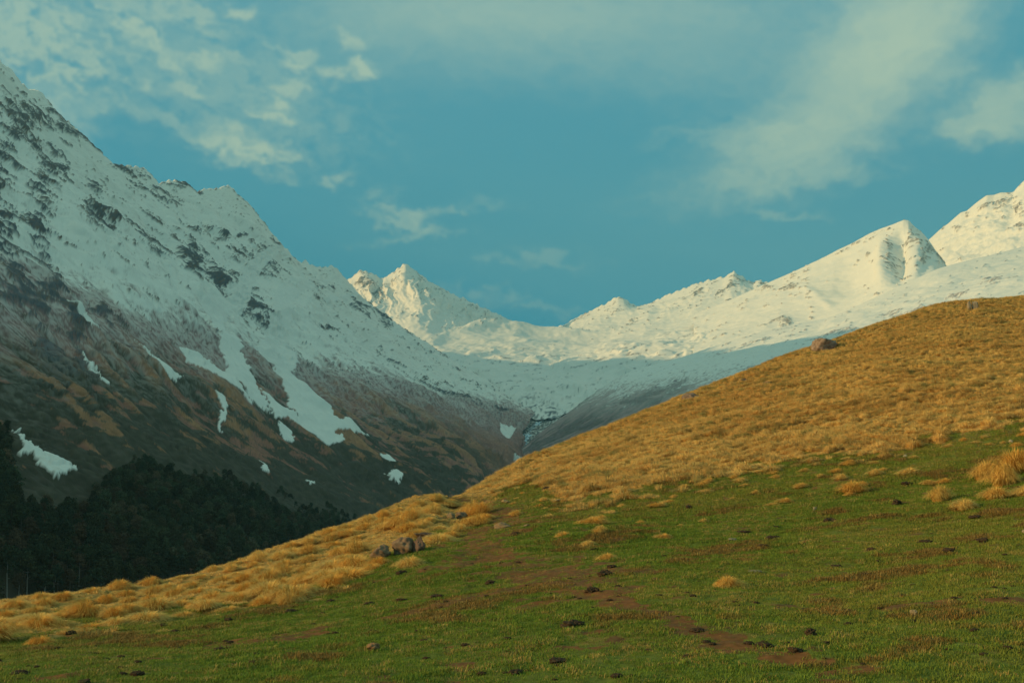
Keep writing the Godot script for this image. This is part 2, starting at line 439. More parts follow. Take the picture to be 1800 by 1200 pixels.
			if ids[k] > 0: c = OLD_SNOW * (1.0 + 0.05 * a_spk)
			c.a = 1.0
			C[k] = c
	var N := grid_normals(P, w)
	LP = P
	LN = N
	L_w = w
	stage("left mountain shaped")
	var o := put("left_mountain", grid_mesh(P, N, C, w, ids, 0), ground_mat)
	tag(o, "shaded mountainside with snowy rocky crest above brown scree and shrubs", "mountainside", "", "structure")
	for k in old.size():
		var m := grid_mesh(P, N, C, w, ids, k + 1)
		if m:
			o = put("snow_patch", m, snow_mat)
			tag(o, old[k][0], "snow patch", "old snow patches on the left slope")
	stage("left mountain built")

func far_range(mat: Material) -> void:
	S = span([[280, 560, 50], [560, 1420, 470]])
	T = span([[0, 1, 10], [1, 2, 70], [2, 3, 60], [3, 4, 60], [4, 5, 60], [5, 6, 30]])
	var ridge := []
	for a in [[560, 520, 7000], [590, 503, 6980], [610, 492, 6950], [622, 484, 6930], [632, 475, 6900], [645, 477, 6880], [657, 481, 6870], [668, 491, 6860], [680, 485, 6850], [697, 474, 6830], [712, 462, 6800], [722, 468, 6810], [738, 482, 6840], [760, 497, 6880], [790, 514, 6930], [822, 527, 6980], [850, 541, 7030], [885, 556, 7100], [915, 570, 7160], [940, 577, 7200], [958, 581, 7220], [975, 578, 7180], [1010, 560, 7050], [1045, 543, 6920], [1070, 530, 6820], [1086, 521, 6760], [1097, 523, 6740], [1108, 533, 6720], [1118, 538, 6700], [1138, 535, 6640], [1165, 522, 6560], [1190, 511, 6480], [1220, 499, 6400], [1250, 491, 6320], [1270, 487, 6270], [1282, 481, 6240], [1290, 477, 6220], [1300, 483, 6200], [1314, 492, 6170], [1325, 496, 6150], [1333, 491, 6130], [1345, 495, 6100], [1420, 520, 6000]]:
		ridge.append([a[0], a[0], a[1], a[2]])
	ridge[0] = [560, Vector3(-1180, 880, -6400)]
	ridge.insert(0, [520, Vector3(-1160, 730, -5700)])  # these points: unseen ridge added behind the left mountain to shade the bowl
	ridge.insert(0, [460, Vector3(-1200, 770, -5000)])
	ridge.insert(0, [400, Vector3(-1260, 930, -4300)])
	ridge.insert(0, [340, Vector3(-1260, 920, -3650)])
	ridge.insert(0, [280, Vector3(-1250, 840, -2950)])
	var R1 := row(ridge)
	var R0 := [R1[0], PackedVector3Array()]
	for p in R1[1]: R0[1].append(p + Vector3(-250, -500, -500))
	var rr := func(l): return row([[280, Vector3(-1250 + l[0][3] * 0.2, 840 - l[0][3] * 0.75, -2950)], [340, Vector3(-1260 + l[0][3] * 0.35, 920 - l[0][3] * 0.75, -3650)], [400, Vector3(-1260 + l[0][3], 930 - l[0][3] * 0.6, -4300)], [460, Vector3(-1200 + l[0][3], 770 - l[0][3] * 0.5, -5000)]] + l.map(func(a): return [a[0], a[0], a[1], a[2]]))  # first four columns carry the slope of the added, unseen ridge
	loft([R0, R1,
		rr.call([[560, 560, 6600, 200], [640, 538, 6450], [690, 535, 6400], [735, 528, 6300], [800, 556, 6350], [880, 574, 6600], [955, 589, 6850], [1050, 568, 6450], [1100, 560, 6300], [1180, 548, 6050], [1290, 522, 5800], [1420, 535, 5700]]),
		rr.call([[560, 620, 5900, 420], [712, 600, 5700], [800, 597, 5800], [830, 590, 5900], [900, 592, 5950], [1000, 600, 5900], [1100, 592, 5700], [1200, 576, 5500], [1300, 556, 5350], [1420, 560, 5200]]),
		rr.call([[560, 690, 5100, 640], [712, 660, 5000], [800, 652, 4950], [900, 648, 4900], [1000, 640, 4900], [1100, 622, 4800], [1250, 598, 4700], [1420, 590, 4600]]),
		rr.call([[560, 750, 4500, 820], [712, 722, 4300], [860, 708, 4200], [950, 698, 4150], [1050, 680, 4200], [1200, 640, 4200], [1420, 630, 4100]]),
		rr.call([[560, 800, 4000, 1000], [712, 780, 3700], [860, 752, 3600], [935, 742, 3550], [1050, 735, 3600], [1200, 700, 3700], [1420, 680, 3600]])], PackedFloat64Array([0, 1, 2, 3, 4, 5, 6]), 0.3)
	survey()
	var crag := PackedFloat32Array()
	crag.resize(BP.size())
	for b in [[650, 500, 22, 14, 0.6, 0.9], [640, 480, 12, 6, 0, 0.8], [665, 520, 14, 10, 0.6, 0.8], [735, 485, 14, 6, 0.9, 0.7], [1290, 500, 34, 10, -0.2, 0.9], [1265, 515, 16, 8, -0.5, 0.8], [1325, 500, 18, 7, 0, 0.8], [1225, 512, 20, 6, -0.4, 0.5], [1088, 540, 14, 5, -0.5, 0.5], [845, 588, 22, 4, -0.2, 0.55], [960, 722, 26, 6, -0.1, 0.6], [1110, 570, 20, 9, -0.7, 0.6]]:
		lay_blob(b, crag)
	var big := noise(41, 1.0 / 700.0, 4, true)
	var mid := noise(42, 1.0 / 200.0, 4)
	var fin := noise(43, 1.0 / 55.0, 3)
	var spk := noise(44, 1.0 / 16.0, 2)
	var rib := noise(45, 1.0, 3, true)
	var jag := noise(46, 0.10, 4)
	var strk := noise(47, 1.0, 3)
	var P := PackedVector3Array()
	P.resize(BP.size())
	var C := PackedColorArray()
	C.resize(BP.size())
	for j in gs_h:
		var t := T[j]
		var env := smoothstep(0.98, 1.7, t)
		for i in gs_w:
			var k := j * gs_w + i
			var p := BP[k]
			var s := S[i]
			var a_big := big.get_noise_3dv(p)
			var a_mid := mid.get_noise_3dv(p)
			var a_fin := fin.get_noise_3dv(p)
			var a_spk := spk.get_noise_3dv(p)
			var steep := smoothstep(3.0, 1.4, t)
			var rb := rib.get_noise_2d(s * 0.035 + 0.4 * a_mid, t * 0.5)
			# ribs and couloirs on the steep faces under the crest
			var h := env * (22.0 * a_big + 44.0 * rb * steep * (0.10 + 0.90 * smoothstep(980.0, 800.0, s)) + 9.0 * a_mid + 2.5 * a_fin)
			# the lip of the hanging bowl below the col
			h += 60.0 * exp(-pow((t - 2.72) / 0.16, 2.0)) * smoothstep(790.0, 850.0, s) * smoothstep(1080.0, 960.0, s)
			var rock := crag[k] * 0.62 + 0.35 * a_mid + 0.6 * a_fin + 0.45 * a_spk - 0.54 + 0.14 * steep - 0.12 * smoothstep(2.6, 3.4, t)
			var rk := smoothstep(-0.05, 0.1, rock)
			h += rk * 8.0 * (a_fin + 0.4)
			# swells and drifts of the bowl, with thin lines of stones along them
			var bowl := smoothstep(3.0, 4.0, t)
			var swell := strk.get_noise_2d(s * 0.014 + 0.5 * a_mid, t * 2.6 + s * 0.004)
			h += bowl * 26.0 * swell
			var line := smoothstep(0.07, 0.01, absf(swell - 0.12)) * bowl * smoothstep(-0.15, 0.25, a_fin + 0.5 * a_spk)
			rk = maxf(rk, line * 0.8)
			h *= smoothstep(0.95, 1.12, t)
			P[k] = p + BN[k] * h + Vector3(0, 16.0 * jag.get_noise_1d(s) * exp(-pow((t - 1.0) / 0.06, 2.0)), 0)
			var alt := p.y + 40.0 * a_mid + 25.0 * a_fin
			var bare := smoothstep(150.0, 60.0, alt + 60.0 * a_spk - 110.0 * smoothstep(880.0, 930.0, s) * smoothstep(1010.0, 960.0, s))
			var c := SNOW * (1.0 + 0.03 * a_spk)
			c = c.lerp(ROCK * (1.0 + 0.5 * a_spk), clampf(rk * (0.75 + a_spk) + bare * smoothstep(0.0, 0.3, a_spk + 0.6 * a_fin), 0.0, 1.0))
			c.a = 1.0
			C[k] = c
	var o := put("far_mountains", grid_mesh(P, grid_normals(P, gs_w), C, gs_w, PackedInt32Array(), 0), mat)
	tag(o, "snow covered far peaks and hanging bowl at the head of the valley", "mountains", "", "structure")

func right_peak(mat: Material) -> void:
	S = span([[1220, 1540, 150], [1540, 1680, 130], [1680, 1720, 10]])
	T = span([[0, 1, 10], [1, 2, 110], [2, 3, 90], [3, 4, 40]])
	var rr := func(l): return row(l.map(func(a): return [a[0], a[0], a[1], a[2]]))
	var R1: Array = rr.call([[1220, 552, 5400], [1280, 528, 5250], [1345, 499, 5100], [1375, 486, 5050], [1400, 475, 5000], [1425, 463, 4950], [1450, 451, 4900], [1475, 438, 4850], [1500, 426, 4800], [1525, 412, 4740], [1545, 403, 4700], [1570, 394, 4640], [1588, 387, 4600], [1598, 387, 4590], [1606, 396, 4580], [1620, 407, 4560], [1632, 420, 4550], [1642, 434, 4540], [1652, 450, 4520], [1660, 464, 4510], [1668, 480, 4500], [1720, 570, 4450]])
	var R0 := [R1[0], PackedVector3Array()]
	for p in R1[1]: R0[1].append(p + Vector3(150, -400, -400))
	loft([R0, R1,
		rr.call([[1220, 585, 4950], [1345, 540, 4700], [1450, 502, 4480], [1530, 475, 4330], [1570, 455, 4260], [1600, 448, 4230], [1640, 470, 4200], [1668, 492, 4200], [1720, 580, 4250]]),
		rr.call([[1220, 610, 4500], [1345, 572, 4300], [1450, 556, 4080], [1550, 520, 3880], [1600, 508, 3830], [1668, 508, 3800], [1720, 590, 3900]]),
		rr.call([[1220, 650, 4000], [1345, 630, 3750], [1450, 610, 3650], [1550, 590, 3550], [1668, 560, 3450], [1720, 610, 3500]])], PackedFloat64Array([0, 1, 2, 3, 4]), 0.4)
	survey()
	var crag := PackedFloat32Array()
	crag.resize(BP.size())
	for b in [[1565, 440, 8, 34, 0.0, 0.8], [1568, 470, 12, 14, 0, 1.0], [1595, 415, 16, 16, 0, 0.75], [1600, 435, 14, 8, 0.1, 0.7], [1630, 440, 18, 10, -0.4, 0.9], [1648, 455, 12, 12, 0.8, 0.9], [1615, 465, 22, 8, -0.3, 0.8], [1580, 480, 14, 6, 0, 0.9], [1535, 460, 9, 3, 0.2, 0.9], [1500, 430, 30, 4, -0.5, 0.7], [1545, 410, 20, 5, -0.4, 0.8], [1420, 487, 26, 4, -0.4, 0.8], [1390, 505, 24, 8, -0.4, 0.7], [1375, 565, 26, 8, -0.1, 0.9], [1350, 570, 20, 8, 0, 0.8], [1350, 505, 14, 5, -0.3, 0.8], [1640, 430, 14, 10, 0.9, 0.8], [1425, 530, 10, 3, 0.7, 0.6]]:
		lay_blob(b, crag)
	var big := noise(51, 1.0 / 600.0, 4)
	var mid := noise(52, 1.0 / 150.0, 4)
	var fin := noise(53, 1.0 / 40.0, 3)
	var spk := noise(54, 1.0 / 12.0, 2)
	var P := PackedVector3Array()
	P.resize(BP.size())
	var C := PackedColorArray()
	C.resize(BP.size())
	for j in gs_h:
		var t := T[j]
		var env := smoothstep(0.98, 1.3, t)
		for i in gs_w:
			var k := j * gs_w + i
			var p := BP[k]
			var s := S[i] - 4.0 * mid.get_noise_3dv(p)
			var a_mid := mid.get_noise_3dv(p)
			var a_fin := fin.get_noise_3dv(p)
			var a_spk := spk.get_noise_3dv(p)
			var down := smoothstep(3.0, 2.2, t)
			# a rock rib, the shadowed couloir beside it and the round buttress to its right
			var h := env * (18.0 * big.get_noise_3dv(p) + 8.0 * a_mid)
			h += smoothstep(1.06, 1.75, t) * down * (36.0 * exp(-pow((s - 1553.0) / 15.0, 2.0)) - 40.0 * exp(-pow((s - 1584.0) / 13.0, 2.0)) + 20.0 * exp(-pow((s - 1612.0) / 10.0, 2.0)) + 22.0 * exp(-pow((s - 1640.0) / 14.0, 2.0)))
			# a soft hollow in the snow face
			h -= 45.0 * exp(-pow((s - 1490.0) / 40.0, 2.0) - pow((t - 2.1) / 0.5, 2.0)) * env
			h += 7.0 * exp(-pow((s - 1425.0 - 50.0 * (t - 2.0)) / 9.0, 2.0)) * smoothstep(1.5, 2.0, t) * smoothstep(3.0, 2.6, t)
			var rock := crag[k] * 0.72 + 0.65 * a_mid + 0.75 * a_fin - 0.52
			var rk := smoothstep(-0.05, 0.1, rock)
			h += rk * 7.0 * (a_fin + 0.4) + 1.5 * a_fin
			P[k] = p + BN[k] * h
			var c := SNOW * (1.0 + 0.03 * a_spk)
			c = c.lerp(ROCK.lerp(ROCK_WARM, 0.55) * (1.4 + 0.6 * a_spk), clampf(rk * (0.6 + 1.2 * a_spk), 0.0, 1.0))
			c.a = 1.0
			C[k] = c
	var o := put("right_peak", grid_mesh(P, grid_normals(P, gs_w), C, gs_w, PackedInt32Array(), 0), mat)
	tag(o, "sunlit snow peak with a rocky shoulder above the smooth slope", "mountain", "", "structure")

func right_far_ridge(mat: Material) -> void:
	S = span([[1590, 1850, 180], [1850, 2300, 40]])
	T = span([[0, 1, 10], [1, 2, 90], [2, 3, 60]])
	var rr := func(l): return row(l.map(func(a): return [a[0], a[0], a[1], a[2]]))
	var R1: Array = rr.call([[1590, 470, 5600], [1630, 424, 5520], [1640, 415, 5500], [1652, 404, 5480], [1668, 392, 5450], [1690, 373, 5400], [1700, 370, 5380], [1718, 355, 5340], [1735, 343, 5300], [1748, 342, 5290], [1760, 338, 5270], [1782, 337, 5240], [1790, 328, 5220], [1800, 318, 5200], [1850, 285, 5100], [2000, 230, 5000], [2300, 200, 4800]])
	var R0 := [R1[0], PackedVector3Array()]
	for p in R1[1]: R0[1].append(p + Vector3(150, -400, -400))
	loft([R0, R1, rr.call([[1590, 520, 5100], [1700, 447, 4900], [1800, 405, 4750], [2000, 350, 4500], [2300, 330, 4300]]), rr.call([[1590, 590, 4400], [1700, 540, 4300], [1800, 500, 4200], [2300, 430, 4000]])], PackedFloat64Array([0, 1, 2, 3]), 0.3)
	survey()
	var crag := PackedFloat32Array()
	crag.resize(BP.size())
	for b in [[1760, 360, 18, 12, -0.3, 0.9], [1790, 365, 14, 14, 0, 0.9], [1790, 397, 20, 6, 0, 1.0], [1700, 380, 12, 8, -0.5, 0.8], [1725, 370, 16, 5, -0.6, 0.7], [1685, 402, 8, 4, 0, 0.8], [1720, 398, 12, 4, -0.3, 0.8], [1735, 380, 8, 6, 0, 0.7], [1660, 402, 16, 4, -0.6, 0.8], [1762, 382, 7, 5, 0, 0.8]]:
		lay_blob(b, crag)
	var mid := noise(62, 1.0 / 170.0, 4)
	var fin := noise(63, 1.0 / 40.0, 3)
	var spk := noise(64, 1.0 / 12.0, 2)
	var P := PackedVector3Array()
	P.resize(BP.size())
	var C := PackedColorArray()
	C.resize(BP.size())
	for j in gs_h:
		var env := smoothstep(0.98, 1.3, T[j])
		for i in gs_w:
			var k := j * gs_w + i
			var p := BP[k]
			var a_mid := mid.get_noise_3dv(p)
			var a_fin := fin.get_noise_3dv(p)
			var a_spk := spk.get_noise_3dv(p)
			var rock := crag[k] * 0.72 + 0.6 * a_mid + 0.7 * a_fin - 0.50
			var rk := smoothstep(-0.05, 0.1, rock)
			P[k] = p + BN[k] * (env * (30.0 * a_mid + 4.0 * a_fin) + rk * 7.0 * (a_fin + 0.4))
			var c := SNOW * (1.0 + 0.03 * a_spk)
			c = c.lerp(ROCK.lerp(ROCK_WARM, 0.55) * (1.4 + 0.6 * a_spk), clampf(rk * (0.6 + 1.2 * a_spk), 0.0, 1.0))
			c.a = 1.0
			C[k] = c
	var o := put("right_far_ridge", grid_mesh(P, grid_normals(P, gs_w), C, gs_w, PackedInt32Array(), 0), mat)
	tag(o, "snowy ridge with scattered rocks behind the sunlit peak", "mountain", "", "structure")

func right_slope(snow_mat: Material, mat: Material) -> void:
	S = span([[905, 1820, 560], [1820, 2300, 50]])
	T = span([[0, 1, 8], [1, 2, 150], [2, 3, 120], [3, 4, 60], [4, 5, 12]])
	var rr := func(l): return row(l.map(func(a): return [a[0], a[0], a[1], a[2]]))
	var R1: Array = rr.call([[905, 800, 2500], [925, 782, 2560], [945, 764, 2600], [970, 745, 2630], [1000, 724, 2660], [1030, 702, 2690], [1060, 680, 2720], [1085, 664, 2760], [1110, 652, 2800], [1150, 640, 2850], [1200, 627, 2900], [1260, 607, 2960], [1320, 588, 3010], [1400, 569, 3080], [1450, 560, 3120], [1500, 540, 3160], [1540, 522, 3190], [1573, 507, 3220], [1610, 490, 3260], [1650, 472, 3300], [1700, 458, 3360], [1750, 446, 3420], [1800, 433, 3500], [1950, 390, 3700], [2300, 330, 4000]])
	var R0 := [R1[0], PackedVector3Array()]
	for p in R1[1]: R0[1].append(p + Vector3(160, -160, -260))
	loft([R0, R1,
		rr.call([[905, 815, 2350], [935, 792, 2420], [1060, 718, 2440], [1200, 660, 2500], [1400, 600, 2600], [1573, 548, 2700], [1800, 480, 2900], [2300, 390, 3200]]),
		rr.call([[905, 825, 2150], [925, 815, 2200], [1060, 768, 2120], [1200, 708, 2080], [1400, 645, 2080], [1600, 592, 2100], [1800, 540, 2200], [2300, 470, 2400]]),
		rr.call([[905, 840, 1900], [1060, 835, 1600], [1200, 800, 1500], [1400, 740, 1400], [1800, 660, 1400], [2300, 610, 1500]]),
		rr.call([[905, 870, 1600], [1200, 900, 1000], [1800, 800, 800], [2300, 760, 800]])], PackedFloat64Array([0, 1, 2, 3, 4, 5]), 0.7)
	survey()
	var ids := PackedInt32Array()
	ids.resize(BP.size())
	var nn := noise(4, 1.0, 3)
	var old := [["narrow snow patch peeping over the golden hill on the brown right slope", [[[1034, 782], [1048, 766], [1068, 758], [1072, 762], [1060, 778], [1040, 790]]]]]
	for k in old.size():
		for pg in old[k][1]: lay_polygon(pg, k + 1, ids, nn, 1.5)
	var crag := PackedFloat32Array()
	crag.resize(BP.size())
	for b in [[1755, 490, 26, 5, 0.1, 1.0], [1735, 498, 22, 4, 0, 0.8], [1600, 545, 46, 6, -0.3, 0.8], [1575, 550, 30, 9, -0.1, 0.8], [1680, 520, 40, 4, -0.2, 0.7], [1470, 585, 60, 4, -0.3, 0.8], [1440, 605, 60, 5, -0.3, 0.8], [1390, 625, 50, 6, -0.25, 0.8], [1330, 645, 40, 8, -0.1, 0.7], [1150, 690, 60, 12, -0.2, 0.9], [1180, 678, 40, 9, -0.4, 0.9], [1125, 705, 50, 8, 0, 0.8], [1010, 745, 50, 12, -0.5, 0.7], [1050, 745, 40, 8, -0.4, 0.8], [975, 770, 40, 14, -0.5, 0.8], [940, 790, 16, 22, 0.1, 1.0], [1030, 700, 60, 5, -0.6, 0.6], [1300, 610, 60, 4, -0.3, 0.6], [1500, 620, 60, 5, -0.2, 0.6]]:
		lay_blob(b, crag)
	var big := noise(71, 1.0 / 500.0, 4)
	var mid := noise(72, 1.0 / 120.0, 4)
	var fin := noise(73, 1.0 / 30.0, 3)
	var spk := noise(74, 1.0 / 8.0, 2)
	var strk := noise(75, 1.0, 4)
	var P := PackedVector3Array()
	P.resize(BP.size())
	var C := PackedColorArray()
	C.resize(BP.size())
	for j in gs_h:
		var t := T[j]
		var env := smoothstep(0.98, 1.4, t)
		for i in gs_w:
			var k := j * gs_w + i
			var p := BP[k]
			var s := S[i]
			var a_big := big.get_noise_3dv(p)
			var a_mid := mid.get_noise_3dv(p)
			var a_fin := fin.get_noise_3dv(p)
			var a_spk := spk.get_noise_3dv(p)
			var st := strk.get_noise_2d(s * 0.012 + 0.5 * a_mid, t * 7.0 + s * 0.012)
			var st2 := strk.get_noise_2d(s * 0.05 + 0.5 * a_mid + 90.0, t * 26.0 + s * 0.05)
			var rock := crag[k] * 0.6 + 0.5 * st + 0.5 * st2 + 0.4 * a_fin - 0.43
			var rk := smoothstep(-0.05, 0.12, rock)
			var h := env * (14.0 * a_big + 6.0 * a_mid + 1.5 * st) + 0.6 * a_fin + rk * (1.5 + 2.0 * a_fin)
			if ids[k] > 0: h += 1.0
			P[k] = p + BN[k] * h
			var alt := p.y + 45.0 * st + 30.0 * a_mid + 26.0 * st2
			var cover := smoothstep(40.0, 250.0, alt)
			var snowy := smoothstep(0.45, 0.75, cover + 0.45 * a_spk + 0.2 * a_fin)
			snowy = maxf(snowy, 0.10 + cover * 0.52)
			var bare := SCREE.lerp(EARTH, smoothstep(0.0, 0.35, crag[k] * 0.6 + 0.6 * st + 0.3 * a_spk)) * (1.0 + 0.45 * a_spk + 0.3 * a_fin)
			var c := bare.lerp(SNOW * (1.0 + 0.03 * a_spk), snowy)
			c = c.lerp(SCREE.lerp(ROCK, 0.5) * (1.0 + 0.6 * a_spk), clampf(rk * (0.55 + 1.1 * a_spk), 0.0, 1.0))
			if ids[k] > 0: c = OLD_SNOW
			c.a = 1.0
			C[k] = c
	var N := grid_normals(P, gs_w)
	var o := put("right_slope", grid_mesh(P, N, C, gs_w, ids, 0), mat)
	tag(o, "broad snowy slope falling from the right to the valley stream", "mountainside", "", "structure")
	for k in old.size():
		var m := grid_mesh(P, N, C, gs_w, ids, k + 1)
		if m:
			o = put("snow_patch", m, snow_mat)
			tag(o, old[k][0], "snow patch", "old snow patches on the right slope")

func valley(mat: Material) -> void:
	# the valley's bottom, and the stream that tumbles down it
	var mid := row([[0, 965, 730, 3750], [1, 940, 745, 3350], [2, 928, 757, 3050], [3, 921, 778, 2750], [4, 915, 800, 2500], [5, 908, 826, 2200], [6, 890, 868, 1800], [7, 820, 940, 1250], [8, 640, 1040, 820], [9, 380, 1130, 560], [10, Vector3(-150, -108, -300)], [11, Vector3(-160, -112, -60)]])
	var nz := noise(81, 1.0 / 40.0, 3)
	var sp := noise(82, 1.0 / 9.0, 2)
	for pass_ in 2:
		var w := 60 if pass_ == 0 else 16
		var steps := 420
		var P := PackedVector3Array()
		var C := PackedColorArray()
		for j in steps + 1:
			var x := 11.0 * j / steps
			var c := herm(mid[0], mid[1], x)
			var d := (herm(mid[0], mid[1], minf(x + 0.05, 11.0)) - herm(mid[0], mid[1], maxf(x - 0.05, 0.0)))
			var side := Vector3(-d.z, 0, d.x).normalized()
			for i in w + 1:
				var u := 2.0 * i / w - 1.0
				var half := 90.0 if pass_ == 0 else 7.0 + 2.5 * sin(x * 9.0)
				var p := c + side * (u * half + (0.0 if pass_ == 0 else 9.0 * nz.get_noise_1d(x * 160.0)))
				if pass_ == 0:
					p.y += -7.0 + 26.0 * u * u + 5.0 * nz.get_noise_3dv(p) + 2.5 * sp.get_noise_3dv(p)
					C.append((Color(0.17, 0.155, 0.145) * (1.0 + 0.6 * sp.get_noise_3dv(p))).lerp(SNOW, smoothstep(0.28, 0.36, sp.get_noise_3dv(p) + 0.4 * nz.get_noise_3dv(p)) * smoothstep(9.0, 4.0, x)))
				else:
					p.y += -4.6 + 0.8 * sp.get_noise_3dv(p) + 4.0 * nz.get_noise_3dv(p)
					C.append(Color(0.10, 0.12, 0.12).lerp(Color(0.75, 0.78, 0.76), smoothstep(-0.05, 0.2, sp.get_noise_3dv(p * 1.4))))
				P.append(p)
		var m: Material = mat
		if pass_ == 1:
			var wm := stone(Color.WHITE)
			wm.roughness = 0.25
			wm.metallic_specular = 0.5
			m = wm
		var o := put(["valley_floor", "stream"][pass_], grid_mesh(P, grid_normals(P, w + 1), C, w + 1, PackedInt32Array(), 0), m)
		tag(o, ["dark stony valley floor between the two mountainsides", "white tumbling mountain stream at the bottom of the valley"][pass_], ["valley floor", "stream"][pass_], "", "structure")

# ------------------------------------------------------------------ the near hillside
var G := PackedVector3Array()
var GN := PackedVector3Array()
var g_w := 0
var g_h := 0
var GX := PackedFloat64Array()          # the bearing of each column, as a photograph x
var GZ := PackedByteArray()             # 0 turf, 1 dry gold grass, 2 bare path
var PATHS := []

func near_hill() -> void:
	var cols := [-900, 0, 350, 620, 760, 800, 850, 930, 1200, 1450, 1700, 1800, 2700]
	# per column: depth and photograph y of the foot of the picture, two lines across the pasture, the skyline
	var tab := [
		[9.5, 1290, 16, 1225, 24, 1170, 31, 1140], [9.5, 1205, 17, 1130, 24, 1090, 31, 1062], [9.3, 1205, 17, 1105, 27, 1045, 38, 1010],
		[9.0, 1205, 16.5, 1080, 30, 985, 48, 921], [9.0, 1205, 16, 1062, 33, 945, 58, 872], [9.0, 1205, 16, 1056, 34, 938, 60, 876], [8.9, 1205, 16, 1050, 35, 928, 66, 852],
		[8.8, 1205, 16, 1040, 36, 912, 75, 808], [8.5, 1205, 15, 1030, 38, 875, 92, 697], [8.2, 1205, 15, 1020, 36, 848, 108, 603], [8.0, 1205, 14, 1010, 34, 822, 128, 530], [8.0, 1205, 14, 1005, 33, 812, 134, 522], [7.0, 1205, 12, 1000, 30, 790, 150, 480]]
	var xs := PackedFloat64Array()
	var lines := []
	for r in 9: lines.append(PackedVector3Array())
	for c in cols.size():
		var px: float = cols[c]
		xs.append(px)
		var a: Array = tab[c]
		var y1 := at(px, a[1], a[0]).y
		lines[0].append(Vector3(1.2, lerpf(-1.75, y1, 0.1), 0))
		for r in 3: lines[r + 1].append(Vector3(a[2 * r], at(px, a[2 * r + 1], a[2 * r]).y, 0))
		# the brow: the ground bends over so that the skyline is where it was surveyed
		var y4 := at(px, a[7], a[6]).y
		var up: float = y4 / a[6]
		lines[4].append(Vector3(a[6] * 0.88, (up - 0.011) * a[6] * 0.88, 0))
		lines[5].append(Vector3(a[6], y4, 0))
		lines[6].append(Vector3(a[6] * 1.12, (up - 0.013) * a[6] * 1.12, 0))
		lines[7].append(Vector3(a[6] * 1.32, (up - 0.055) * a[6] * 1.32, 0))
		lines[8].append(Vector3(a[6] * 2.4, minf(y4 - 0.75 * a[6], -20.0), 0))
	GX = span([[-900, -120, 60], [-120, 1920, 560], [1920, 2700, 60]])
	var V := span([[0, 1, 16], [1, 2, 130], [2, 3, 130], [3, 4, 110], [4, 5, 45], [5, 6, 16], [6, 7, 18], [7, 8, 20]])
	g_w = GX.size()
	g_h = V.size()
	G.resize(g_w * g_h)
	var n1 := noise(91, 1.0 / 14.0, 3)
	var n2 := noise(92, 1.0 / 2.2, 3)
	var n3 := noise(93, 1.0 / 0.5, 2)
	for i in g_w:
		var col := PackedVector3Array()
		var ds := PackedFloat64Array()
		for r in 9:
			col.append(herm(xs, lines[r], GX[i]))
			ds.append(col[r].x)
		for j in g_h:
			var vr := mini(int(V[j]), 7)
			var dd := lerpf(col[vr].x, col[vr + 1].x, V[j] - vr)
			var q := herm(ds, col, dd)
			var p := Vector3((GX[i] - 900.0) / F * q.x / CP, q.y, -q.x)
			p.y += (0.30 * n1.get_noise_3dv(p) + 0.10 * n2.get_noise_3dv(p)) * clampf((q.x - 4.0) / 20.0, 0.15, 1.0) + 0.025 * n3.get_noise_3dv(p)
			G[j * g_w + i] = p
	GN = grid_normals(G, g_w)
	for k in GN.size(): GN[k] = -GN[k]

func on_hill(px: float, py: float) -> Vector3:   # the spot of the near hill that shows there
	var i := clampi(GX.bsearch(px), 0, g_w - 1)
	for j in range(14, g_h - 40):
		if seen(G[j * g_w + i]).y <= py: return G[j * g_w + i]
	return G[(g_h - 60) * g_w + i]

func hill_normal(p: Vector3) -> Vector3:
	var i := clampi(GX.bsearch(900.0 + p.x / -p.z * F * CP), 0, g_w - 1)
	for j in range(8, g_h):
		if G[j * g_w + i].z <= p.z: return GN[j * g_w + i]
	return Vector3.UP

func hill_height(x: float, z: float) -> float:
	var f := 900.0 + x / -z * F * CP
	var i := clampi(GX.bsearch(f), 1, g_w - 1)
	var u := clampf((f - GX[i - 1]) / (GX[i] - GX[i - 1]), 0.0, 1.0)
	var out := 0.0
	for e in 2:
		var c := i - 1 + e
		for j in range(1, g_h):
			var b := G[j * g_w + c]
			if b.z <= z:
				var a := G[(j - 1) * g_w + c]
				out += lerpf(a.y, b.y, clampf((a.z - z) / maxf(a.z - b.z, 1e-5), 0.0, 1.0)) * (u if e == 1 else 1.0 - u)
				break
	return out

func gold_edge(px: float) -> float:     # photograph y where the dry grass gives way to turf
	return lin([-900, 0, 200, 350, 500, 620, 700, 760, 830, 865, 880, 930, 1000, 1100, 1200, 1300, 1400, 1500, 1600, 1690, 1740, 1800, 2700], [1210, 1112, 1090, 1072, 1045, 1010, 975, 945, 915, 895, 865, 845, 888, 872, 848, 826, 812, 800, 784, 762, 750, 742, 730], px)

